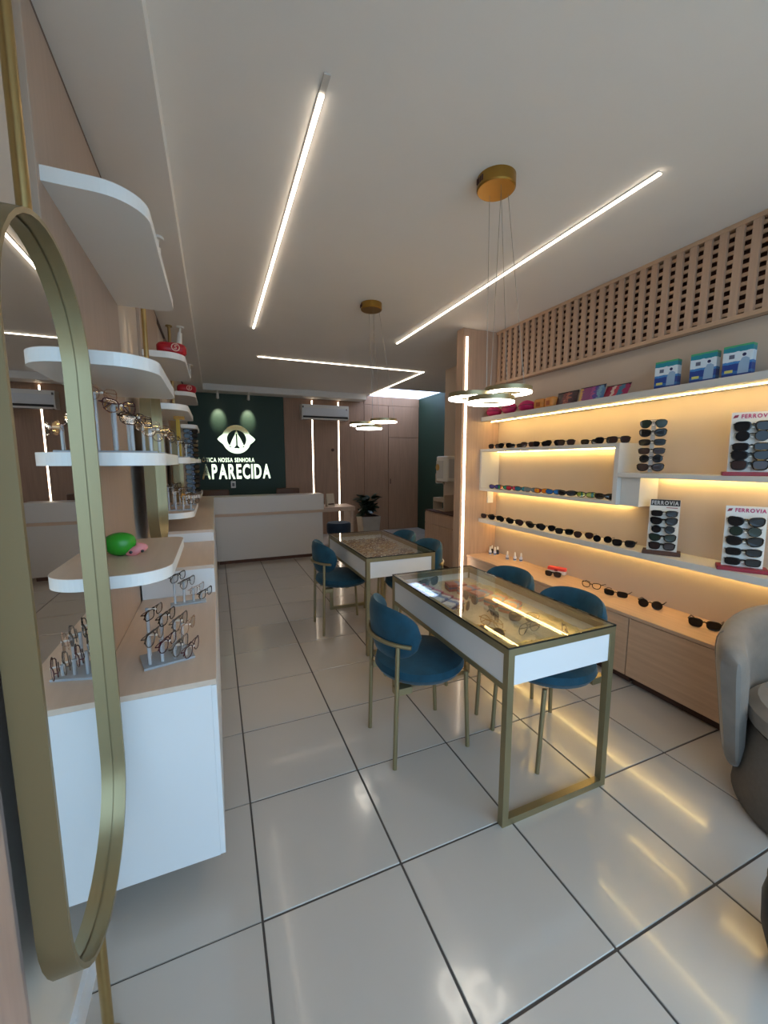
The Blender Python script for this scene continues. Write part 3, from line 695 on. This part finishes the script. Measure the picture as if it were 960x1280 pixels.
# ------------------------------------------------------------ display tables
def table(y0, y1, label):
    x0, x1, zt = .952, 1.503, .73; s = .028
    t = thing('display_table', label, 'table', ((x0+x1)/2, (y0+y1)/2, 0)); hx, hy = (x1-x0)/2, (y1-y0)/2
    for sx in (-1, 1):
        for sy_ in (-1, 1):
            B().box(*sorted((sx*hx, sx*(hx-s))), *sorted((sy_*hy, sy_*(hy-s))), 0, zt-.036).build('leg', M_goldp, t)
    for sy_ in (-1, 1):
        B().box(-hx+s, hx-s, *sorted((sy_*hy, sy_*(hy-s))), 0, s).build('floor_bar', M_goldp, t)
        B().box(-hx, hx, *sorted((sy_*hy, sy_*(hy-s))), zt-.036, zt-.008).build('top_rail', M_goldp, t)
        B().box(-hx+s, hx-s, *sorted((sy_*(hy-.006), sy_*(hy-.022))), .575, zt-.036).build('apron', M_mdf, t)
    for sx in (-1, 1):
        B().box(*sorted((sx*hx, sx*(hx-s))), -hy+s, hy-s, zt-.036, zt-.008).build('top_rail', M_goldp, t)
        B().box(*sorted((sx*(hx-.004), sx*(hx-.020))), -hy+s, hy-s, .575, zt-.036).build('apron', M_mdf, t)
        B().box(*sorted((sx*hx, sx*(hx-s*.8))), -hy+s, hy-s, .553, .575).build('lower_rail', M_goldp, t)
    B().box(-hx+.02, hx-.02, -hy+.023, hy-.023, .640, .655).build('tray', mat('tray_linen', (196, 176, 148), .7, var=.08, vscale=40), t)
    gt = B().box(-hx, hx, -hy, hy, zt-.008, zt, bev=.001, seg=1).build('glass_top', M_glass, t)
    me_ = mat('glass_edge', (28, 30, 24), .15)
    eb = B()
    for sx in (-1, 1): eb.box(*sorted((sx*hx, sx*(hx+.0015))), -hy, hy, zt-.0075, zt-.0008)
    for sy_ in (-1, 1): eb.box(-hx, hx, *sorted((sy_*hy, sy_*(hy+.0015))), zt-.0075, zt-.0008)
    eb.build('polished_edge', me_, gt)
    return t
table(1.105, 2.15, 'white display table with gold frame and boxes under its glass top')
table(2.60, 3.63, 'white display table with gold frame and many spectacle frames under its glass')
ZT = .655
# goods in the first table
pb = [printmat('strip_box_%d' % k, [(0, (210, 210, 222)), (.35, (60, 110, 180)), (.6, (216, 216, 226)), (.8, (170, 50, 90))], 0, .2, 4) for k in range(1)]
for k in range(5):
    t = thing('small_carton', 'white, blue and pink small carton in the glass table, %s from its far end' % ORD[k], 'box', (1.05+.012*k, 2.05-.085*k, ZT), .2+.06*k, 'small cartons in the glass table')
    B().box(-.06, .06, -.03, .03, 0, .03, bev=.001, seg=1).build('carton', pb[0], t); B().box(-.061, .061, -.0305, -.03, .008, .02).build('stripe', mat('blue_band', (40, 56, 110)), t)
for k, (x, y) in enumerate([(1.27, 1.95), (1.29, 1.85), (1.31, 1.76), (1.33, 1.66), (1.34, 1.56)]):
    t = thing('red_carton', 'red and blue patterned carton in the glass table, %s from its far end' % ORD[k], 'box', (x, y, ZT), .15*k-.2, 'red cartons in the glass table')
    B().box(-.055, .055, -.035, .035, 0, .04, bev=.001, seg=1).build('carton', printmat('red_blue_print', [(0, (168, 66, 60)), (.35, (190, 90, 76)), (.5, (96, 120, 166)), (.7, (176, 60, 56))], 0, .5, 5), t)
    B().box(-.056, .056, -.036, .036, .015, .025).build('band', mat('blue_band', (40, 56, 110)), t)
specs('way', M_fb, M_lensd, (1.16, 2.06, ZT), .3, 'black sunglasses at the far end inside the glass table', None, scale=1.15, folded=True)
gl = [(1.11, 1.62, 'round', M_fg, M_lensb, 'gold-rimmed brown sunglasses lying beside the small cartons under glass'), (1.20, 1.50, 'cat', M_ft, M_lensb, 'tortoise sunglasses in the middle of the glass table'), (1.12, 1.42, 'round', M_fg, M_clear, 'gold-rimmed clear spectacles on the left side of the glass table'), (1.30, 1.42, 'way', M_ft, M_lensg, 'tortoise sunglasses with green lenses by the crumpled gold paper'), (1.23, 1.31, 'avi', M_fs, M_clear, 'grey wire spectacles in the front half of the glass table'), (1.32, 1.21, 'cat', M_ft, M_lensb, 'tortoise sunglasses at the front right of the glass table'), (1.22, 1.74, 'avi', M_fs, M_lensd, 'grey wire sunglasses between the two carton rows under glass'), (1.05, 1.34, 'round', M_fg, M_lensb, 'gold-rimmed sunglasses at the front left of the glass table')]
for k, (x, y, kd, fm, lm, lb_) in enumerate(gl): specs(kd, fm, lm, (x, y, ZT), .5+.7*k, lb_, None, folded=True, scale=1.05)
def crumple(x, y, rx, ry, h, label, sd):
    R_ = random.Random(sd); t = thing('crumpled_paper', label, 'paper', (x, y, ZT)); b = B(); n_, m_ = 24, 10
    H = [[R_.uniform(.35, 1.0) for j in range(m_)] for i in range(n_)]
    def fn(i, j):
        a = i*2*PI/n_; r = (j+.001)/(m_-1); rr = r*(1+.12*math.sin(3*a+sd))
        return (rx*rr*math.cos(a), ry*rr*math.sin(a), .001+h*H[i][j]*(1-r**2)*(.6+.4*math.sin(5*a+7*r)))
    V = b.grid(fn, n_, m_, True); b.bm.faces.new([V[i][m_-1] for i in range(n_)])
    b.build('sheet', mat('gold_paper', (206, 180, 120), .35, metal=.35, var=.15, vscale=30), t)
    B().box(-rx*.1, rx*.1, -ry*.2, ry*.2, .0, .002).build('under_sheet', mat('gold_paper', (206, 180, 120)), t)
crumple(1.434, 1.80, .036, .24, .04, 'long crumpled gold paper along the right side under the glass', 1)
crumple(1.43, 1.34, .038, .15, .03, 'crumpled gold paper at the front right corner under the glass', 5)
crumple(1.15, 1.20, .10, .05, .03, 'crumpled gold paper at the front left corner under the glass', 3)
# goods in the second table
fms = [M_fg, M_ft, M_fs, M_fg, M_fc, M_fp]; kk = ['round', 'rect', 'cat', 'avi', 'way']
for r in range(14):
    for c_ in range(5):
        x = 1.045+c_*.092+random.uniform(-.006, .006); y = 2.69+(13-r)*.062+random.uniform(-.006, .006); fi = random.randrange(6)
        nm = ['gold wire', 'tortoise', 'grey wire', 'gold wire', 'pale crystal', 'plum'][fi]
        specs(kk[(r+c_*2) % 5], fms[fi], M_clear, (x, y, ZT), random.uniform(-.3, .3)+.2, '%s spectacle frame, %s row from the desk end of the crowded glass table' % (nm, ORD[r]), '%s frames in the crowded glass table' % nm, name='spectacles', folded=True, scale=.60, thick=.004)

# ------------------------------------------------------------ blue chairs
def chair(x, y, rz, label):
    """faces local +X; seat centre at origin"""
    t = thing('dining_chair', label, 'chair', (x, y, 0), rz, 'blue velvet chairs')
    prof = [(.0, .385), (.17, .385), (.205, .395), (.222, .42), (.215, .45), (.18, .463), (.0, .468)]
    B().lathe(prof, seg=40).build('seat', M_velvet, t, True)
    lr = .0105
    for s_ in (-1, 1):
        B().cyl((.19, s_*.16, 0), (.17, s_*.16, .40), lr, 10).build('leg', M_goldp, t, True)
        B().tube([(-.205, s_*.16, 0), (-.195, s_*.16, .40), (-.19, s_*.158, .585)], lr, 10).build('leg', M_goldp, t, True)
    B().box(-.012, .012, -.155, .155, .372, .386).box(-.19, .18, -.012, .012, .37, .384).build('seat_bracket', M_goldp, t)
    for s_ in (-1, 1): B().box(*sorted((-.2, -.12)), *sorted((s_*.165, s_*.12)), .355, .386).build('gusset', M_goldp, t)
    # curved bar
    pth = [(-.252*math.cos(a), .252*math.sin(a), .592) for a in [(-1+2*k/18.)*.95 for k in range(19)]]
    B().tube(pth, .010, 8).build('back_bar', M_goldp, t, True)
    # padded back: arc around the seat centre
    NU, NV = 29, 12; A = 1.13; R = .218
    def fn(i, j):
        u = -1+2*i/(NU-1.); a = u*A
        e = max(0., 1-abs(u)**3.2)**.5
        ph = j*2*PI/NV
        hh = .122*e+.004; th = .024*min(1, e*1.6)+.003
        z = .625+hh*math.copysign(abs(math.sin(ph))**.75, math.sin(ph)); rr = R+th*math.cos(ph)+.01*(z-.62)/.12
        return (-rr*math.cos(a), rr*math.sin(a), z)
    b = B(); V = [[b.bm.verts.new(fn(i, j)) for j in range(NV)] for i in range(NU)]
    for i in range(NU-1):
        for j in range(NV): b.bm.faces.new((V[i][j], V[i+1][j], V[i+1][(j+1) % NV], V[i][(j+1) % NV]))
    b.bm.faces.new(V[0]); b.bm.faces.new(V[-1])
    b.build('backrest', M_velvet, t, True)
    return t
chair(.90, 1.70, 0, 'blue velvet chair at the boxes table, on the side of the left wall shelves')
chair(1.47, 1.43, PI, 'blue velvet chair at the boxes table, cabinet side, beside the grey armchair end')
chair(1.47, 1.893, PI, 'blue velvet chair at the boxes table, cabinet side, beside the pillar end')
chair(.955, 3.22, 0, 'blue velvet chair at the crowded frames table, on the side of the left wall shelves')
chair(1.46, 2.90, PI, 'blue velvet chair at the crowded frames table, pillar side, by the first glass table')
chair(1.46, 3.37, PI, 'blue velvet chair at the crowded frames table, pillar side, by the reception desk')

# ------------------------------------------------------------ grey tub armchair and black bin
ac = thing('tub_armchair', 'grey velvet tub armchair by the lit shelves', 'armchair', (2.18, .575, 0), math.radians(182)); ac.scale = (1.03,)*3
NU, NV = 49, 24; A0 = math.radians(44)
def shell(i, j):
    u = i/(NU-1.); e = abs(2*u-1)
    cap = min(1., (1-e)/.07); cap = math.sqrt(max(0., 1-(1-cap)**2))          # rounds the arm fronts
    a = A0+u*(2*PI-2*A0)                                                     # opening towards local +X
    ph = j/NV*2*PI; q = math.cos(ph); w = math.sin(ph)
    ht = .725-.115*max(0, (e-.45)/.55)**1.5
    zl = .06+.07*max(0, (e-.6)/.4); hz = .5*(ht-zl)*(.9+.1*cap); zc = zl+.5*(ht-zl)
    z = zc+hz*math.copysign(abs(w)**.42, w); v = z/ht
    th = (.034+.026*v*v)*(.15+.85*cap)
    rr = .345+.055*v+th*math.copysign(abs(q)**.7, q)
    a2 = a+(.10*(1-v)*max(0, (e-.8)/.2))*(1 if u < .5 else -1)               # arm fronts slope back towards the floor
    return (rr*math.cos(a2), rr*math.sin(a2), z)
b = B(); V = [[b.bm.verts.new(shell(i, j)) for j in range(NV)] for i in range(NU)]
for i in range(NU-1):
    for j in range(NV): b.bm.faces.new((V[i][j], V[i+1][j], V[i+1][(j+1) % NV], V[i][(j+1) % NV]))
b.bm.faces.new(V[0]); b.bm.faces.new(V[-1]); bs = b.build('back_shell', M_grey, ac, True)
for s_ in (1, -1):
    b = B(); pth = []
    for k in range(17):
        i = 4 if s_ > 0 else NU-5; j = (k*10/16.)-5
        c0 = Vector(shell(i, (int(math.floor(j))) % NV)); c1 = Vector(shell(i, (int(math.floor(j))+1) % NV)); pth.append(c0.lerp(c1, j-math.floor(j)))
    b.tube(pth, .004, 6); b.build('seam', M_grey, bs, True)
B().lathe([(.345, .012), (.352, .03), (.345, .14), (.318, .30), (.31, .32)], seg=48).build('seat_base', M_grey_shaded, ac, True)
B().lathe([(.0, .32), (.30, .32), (.325, .34), (.33, .40), (.30, .43), (.0, .445)], seg=40).build('seat_cushion', M_grey, ac, True)
for k in range(4):
    a = k*PI/2+.4; B().cyl((.24*math.cos(a), .24*math.sin(a), 0), (.24*math.cos(a), .24*math.sin(a), .014), .02, 10).build('foot', M_black, ac)
bn = thing('waste_bin', 'black rounded bin on the floor in front of the grey armchair', 'bin', (1.438, .398, 0))
B().lathe([(.08, 0), (.10, .01), (.125, .10), (.13, .18), (.12, .24), (.11, .25), (.105, .24), (.11, .17), (.09, .02), (.0, .015)], seg=40).build('body', mat('matt_black', (14, 14, 18), .5), bn, True)
B().lathe([(.121, .236), (.124, .244), (.113, .253), (.108, .246)], seg=40).build('rim', M_black, bn, True)

# ------------------------------------------------------------ left wall: panels, mirrors, shelves, counters
for a, b in ((1.31, 2.20), (2.84, 3.74), (4.35, 5.25)):
    B().box(XL, XL+.018, a, b, .0, 2.52, bev=.002, seg=1).build('panel', M_panel, wl)
def stadium(hw, z0, z1, n_=20):
    P = []
    for k in range(n_+1): a = k*PI/n_; P.append((hw*math.cos(a), z1-hw+hw*math.sin(a)))
    for k in range(n_+1): a = PI+k*PI/n_; P.append((hw*math.cos(a), z0+hw+hw*math.sin(a)))
    return P
def mirror(y, z0, z1, zp, label):
    t = thing('oval_mirror', label, 'mirror', (-.30, y, zp))
    hw = .236; o_ = stadium(hw, z0-zp, z1-zp); i_ = stadium(hw-.009, z0-zp+.009, z1-zp-.009); n_ = len(o_)
    b = B(); V = []
    for k in range(n_):
        V.append([b.bm.verts.new((xx, p[0], p[1])) for xx, p in ((-.020, o_[k]), (.028, o_[k]), (.028, i_[k]), (-.020, i_[k]))])
    for k in range(n_):
        for j in range(4): b.bm.faces.new((V[k][j], V[k][(j+1) % 4], V[(k+1) % n_][(j+1) % 4], V[(k+1) % n_][j]))
    b.build('frame', M_goldp, t, True)
    q = stadium(hw-.0085, z0-zp+.0085, z1-zp-.0085)
    B().prism(stadium(hw-.0125, z0-zp+.0125, z1-zp-.0125), 'x', -.008, .0).build('glass', M_mirror, t)
    B().prism(q, 'x', -.018, -.008).build('backing', M_dbrown, t)
    B().cyl((-.002, 0, z1-zp-.004), (-.002, 0, 2.55-zp), .012, 16).build('pole', M_gold, t, True)
    B().cyl((-.002, 0, 0), (-.002, 0, z0-zp+.004), .012, 16).build('pole', M_gold, t, True)
    B().lathe([(.028, 0), (.028, .012), (.016, .022), (.014, .03)], (-.002, 0, 0), 20).build('floor_flange', M_gold, t, True)
    B().lathe([(.026, 2.55-zp), (.026, 2.54-zp)], (-.002, 0, 0), 20).build('ceiling_flange', M_gold, t, True)
    return t
mirror(1.005, .355, 1.845, 0, 'large gold-framed pill shaped mirror on a pole at the shop entrance')
mirror(2.52, .93, 1.845, .868, 'gold-framed pill shaped mirror between the first and second shelf bays')
mirror(4.03, 1.0, 1.845, .945, 'gold-framed pill shaped mirror between the second and third shelf bays')
def lshelf(y0, y1, z, label, x1=-.138):
    t = thing('wall_shelf', label, 'shelf', (XL+.018, y0, z), 0, 'white shelves on the left wall')
    L = y1-y0; Wd = x1-XL-.018; r = .115
    pts = [(0, 0)]+[(Wd-r+r*math.sin(a), r-r*math.cos(a)) for a in [k*PI/2/12 for k in range(13)]]
    r2 = .05
    pts += [(Wd-r2+r2*math.cos(a), L-r2+r2*math.sin(a)) for a in [k*PI/2/8 for k in range(9)]]+[(0, L)]
    b = B(); b.prism(pts, 'z', -.036, 0)
    b.build('board', M_edge, t, False)
    pt = [(0, .0008)]+[(p[0]-.0006, max(p[1], .0008)) for p in pts[1:-1]]+[(0, L-.0008)]
    B().prism(pt, 'z', 0, .0012).build('top_veneer', M_top, t)
    return t
zs1 = (2.125, 1.695, 1.425, 1.075); nm4 = ('highest', 'second highest', 'eye level', 'lowest')
for z, n_ in zip(zs1, nm4): lshelf(1.33, 2.20 if z > 2 else 1.95, z, '%s white rounded shelf of the bay nearest the entrance mirror' % n_)
zs2 = (2.06, 1.755, 1.425, 1.075)
for z, n_ in zip(zs2, nm4): lshelf(2.84, 3.62, z, '%s white rounded shelf of the bay after the second mirror' % n_)
for z, n_ in zip(zs2, nm4): lshelf(4.35, 5.10, z, '%s white rounded shelf of the bay nearest the reception desk' % n_)
def counter(y0, y1, z0, z1, label):
    t = thing('wall_counter', label, 'cabinet', (XL+.001, y0, 0), 0, 'white counters along the left wall')
    w_ = -.028-XL-.001; L = y1-y0
    B().box(0.018, w_-.016, .0, L, z0, z1-.018).build('body', M_mdf, t)
    B().box(0.018, w_, 0, L, z1-.018, z1, bev=.001, seg=1).build('top', M_top, t)
    n_ = max(1, round(L/.46))
    for k in range(n_):
        B().box(w_-.016, w_, k*L/n_+.0015, (k+1)*L/n_-.0015, z0, z1-.021, bev=.001, seg=1).build('door', M_mdf, t)
    return t
counter(1.31, 2.238, .10, .72, 'low floating white counter nearest the entrance mirror')
counter(2.24, 2.936, .10, .868, 'middle height white counter below the second mirror')
counter(2.938, 5.76, .10, .945, 'tallest and longest white counter, running to the reception desk')

# ------------------------------------------------------------ spectacle stands on the left side
M_fr = [M_fp, M_ft, M_fb, M_fg, M_fs, M_fc]
FN = ['plum', 'tortoise', 'black', 'gold wire', 'grey wire', 'pale crystal']
FK = ['cat', 'rect', 'way', 'round', 'avi', 'cat']
def acrylic_stand(loc, rz, posts, label, where, group, grz=.3, tilt=0.):
    """posts: (x, y, height, frame index)"""
    t = thing('spectacle_stand', label, 'display stand', loc, rz)
    xs = [p[0] for p in posts]; ys = [p[1] for p in posts]
    B().box(min(xs)-.02, max(xs)+.02, min(ys)-.025, max(ys)+.025, 0, .008, bev=.001, seg=1).build('base', M_rod, t)
    Mx = Matrix.Translation(loc) @ Matrix.Rotation(rz, 4, 'Z')
    g_ = 1.0; fx, fy = math.sin(g_), -math.cos(g_)
    for k, (x, y, h, fi) in enumerate(posts):
        B().cyl((x, y, .008), (x, y, h), .0055, 10).build('post', M_rod, t, True)
        B().cyl((x-.004*fx, y-.004*fy, h-.004), (x+.030*fx, y+.030*fy, h-.004), .0035, 8).build('post_tip', M_plug, t)
        specs(FK[fi], M_fr[fi], M_clear, Mx @ Vector((x+.027*fx, y+.027*fy, h-.030)), rz+g_, '%s spectacles, %s post of the %s' % (FN[fi], ORD[k], where), group, name='spectacles', scale=.95, thick=.0018, folded=True, cat='glasses')
    return t
acrylic_stand((-.235, 1.50, 1.4262), 0, [(-.092, 0, .185, 5), (-.044, 0, .15, 0), (0, 0, .115, 1), (.05, 0, .08, 5)], 'clear acrylic stand of four posts at the front of the eye level shelf', 'front stand, eye level shelf by entrance mirror', 'frames on the front eye level stand', .5)
acrylic_stand((-.235, 1.72, 1.4262), 0, [(-.09, 0, .17, 3), (-.045, 0, .135, 2), (0, 0, .11, 5), (.05, 0, .075, 4)], 'clear acrylic stand of four posts at the back of the eye level shelf', 'back stand, eye level shelf by entrance mirror', 'frames on the back eye level stand', .5)
acrylic_stand((-.178, 1.49, .72), .25, [(-.055, 0, .115, 4), (-.018, 0, .085, 0), (.02, 0, .06, 4), (.055, 0, .045, 0), (-.045, .07, .18, 1), (-.005, .07, .15, 2), (.035, .07, .12, 4), (.06, .07, .10, 5)], 'clear acrylic stand with two rows of posts on the low counter', 'two-row stand on the low counter', 'frames on the two-row counter stand', .9)
acrylic_stand((-.155, 2.10, .72), .1, [(-.05, 0, .15, 2), (-.01, 0, .115, 4), (.03, 0, .08, 5), (.065, 0, .055, 2)], 'clear acrylic stand with black frames on the far end of the low counter', 'far stand on the low counter', 'frames on the far counter stand', .9)
acrylic_stand((-.23, 3.02, 1.4262), 0, [(-.07, 0, .17, 3), (-.03, 0, .14, 1), (.015, 0, .11, 4), (.06, 0, .09, 2)], 'clear acrylic stand on the eye level shelf after the second mirror', 'eye level stand, second bay', 'frames on the second bay eye level stand', .5)
acrylic_stand((-.22, 3.0, 1.0762), 0, [(-.07, 0, .16, 4), (-.03, 0, .13, 5), (.015, 0, .10, 3), (.06, 0, .075, 1)], 'clear acrylic stand at the front of the lowest shelf after the second mirror', 'lowest shelf front stand, second bay', 'frames on the second bay lowest front stand', .5)
acrylic_stand((-.22, 3.35, 1.0762), 0, [(-.07, 0, .16, 2), (-.03, 0, .13, 0), (.015, 0, .10, 4), (.06, 0, .075, 5)], 'clear acrylic stand at the back of the lowest shelf after the second mirror', 'lowest shelf back stand, second bay', 'frames on the second bay lowest back stand', .5)
# yellow card on the second bay
t = thing('yellow_price_stand', 'narrow yellow display card on the eye level shelf after the second mirror', 'display card', (-.225, 3.25, 1.4262))
B().box(-.012, .012, -.003, .003, .006, .27).build('card', mat('yellow_card', (206, 168, 44), .5), t); B().box(-.03, .03, -.03, .03, 0, .006).build('base', M_rod, t)
B().box(-.025, .045, -.004, .004, .27, .31).build('topper', mat('amber', (196, 148, 60)), t)
# two towers of dark sunglasses in the far bay
for zb, nm_ in ((1.4262, 'eye level'), (1.0762, 'lowest')):
    t = thing('sunglasses_tower', 'slim tower of dark sunglasses on the %s shelf nearest the reception desk' % nm_, 'display stand', (-.20, 4.50, zb))
    B().box(-.06, .06, -.05, .05, 0, .012).build('base', M_acryl, t); B().box(-.015, .015, .0, .01, .012, .30).build('spine', mat('blue_grey_spine', (110, 124, 150), .4), t)
    for k in range(6):
        z = .02+k*.046
        B().box(-.005, .005, -.032, 0, z+.018, z+.022).build('shelf_clip', M_plug, t)
        specs(['rect', 'way', 'cat'][k % 3], M_fb, M_lensd, (-.20, 4.472, zb+z), .25, 'dark sunglasses %s from the bottom, tower on the %s shelf near the desk' % (ORD[k], nm_), 'sunglasses on the %s tower' % nm_, folded=True)
# red pouches
def redpouch(y, z, label):
    t = thing('red_case', label, 'case', (-.215, y, z+.0012), .12, 'red cases on the left wall shelves')
    def fn(i, j):
        u, v = i/14.-.5, j*2*PI/12
        e = (1-abs(2*u)**3)**.5 if abs(u) < .5 else 0
        return (u*.17, .045*math.cos(v)*(.25+.75*e), .045+.045*math.sin(v)*(.45+.55*e))
    b = B(); V = b.grid(lambda i, j: fn(i, j), 15, 12); 
    for i in range(14): b.bm.faces.new((V[i][11], V[i+1][11], V[i+1][0], V[i][0]))
    b.bm.faces.new(V[0]); b.bm.faces.new(V[-1])
    b.build('body', mat('red_vinyl', (176, 22, 38), .35, var=.15, vscale=18), t, True)
    q = B(); q.tube([(.02+.022*math.cos(a*PI/10), -.0445+.002*abs(math.sin(a*PI/10)), .052+.022*math.sin(a*PI/10)) for a in range(20)], .003, 5, closed=True).tube([(.010, -.046, .044), (.016, -.047, .040), (.024, -.047, .043), (.024, -.047, .049), (.016, -.047, .055), (.016, -.047, .061), (.024, -.047, .064), (.030, -.046, .060)], .0026, 5)
    q.build('emblem', mat('cream_print', (226, 190, 170), .5), t)
redpouch(2.98, 2.06, 'red case with pale round emblem on the highest shelf after the second mirror')
redpouch(4.50, 2.06, 'red case with pale round emblem on the highest shelf nearest the desk')
# green toy-like case with pink snout
t = thing('novelty_case', 'green rounded case with pink snout-like front on the lowest shelf by the entrance mirror', 'case', (-.315, 1.62, 1.0762), .15); t.scale = (.78,)*3
b = B()
def egg(i, j):
    u = i*2*PI/24; v = -PI/2+j*PI/14
    return (.062*math.cos(v)*math.cos(u)*(1+.10*math.sin(v)), .05*math.cos(v)*math.sin(u), .052+.052*math.copysign(abs(math.sin(v))**.85, v))
b.grid(egg, 24, 15, True); bmesh.ops.remove_doubles(b.bm, verts=b.bm.verts[:], dist=1e-5); b.build('shell', mat('green_plastic', (44, 150, 36), .35), t, True)
b = B()
def sn(i, j):
    u = i*2*PI/20; v = -PI/2+j*PI/10
    return (.06+.038*math.cos(v)*math.cos(u)*(1+.2*math.cos(2*u)), -.022+.022*math.cos(v)*math.sin(u), .024+.024*math.sin(v)+.008*math.cos(u))
b.grid(sn, 20, 11, True); bmesh.ops.remove_doubles(b.bm, verts=b.bm.verts[:], dist=1e-5); b.build('snout', mat('pink_plastic', (222, 140, 140), .45), t, True)
for x in (.038, .082): B().lathe([(.007, 0), (.006, .004), (.002, .006)], seg=12).build('dark_dot', M_black, t, True).matrix_local = Matrix.Translation((x, -.041 if x < .05 else -.037, .018)) @ Matrix.Rotation(PI/2, 4, 'X')
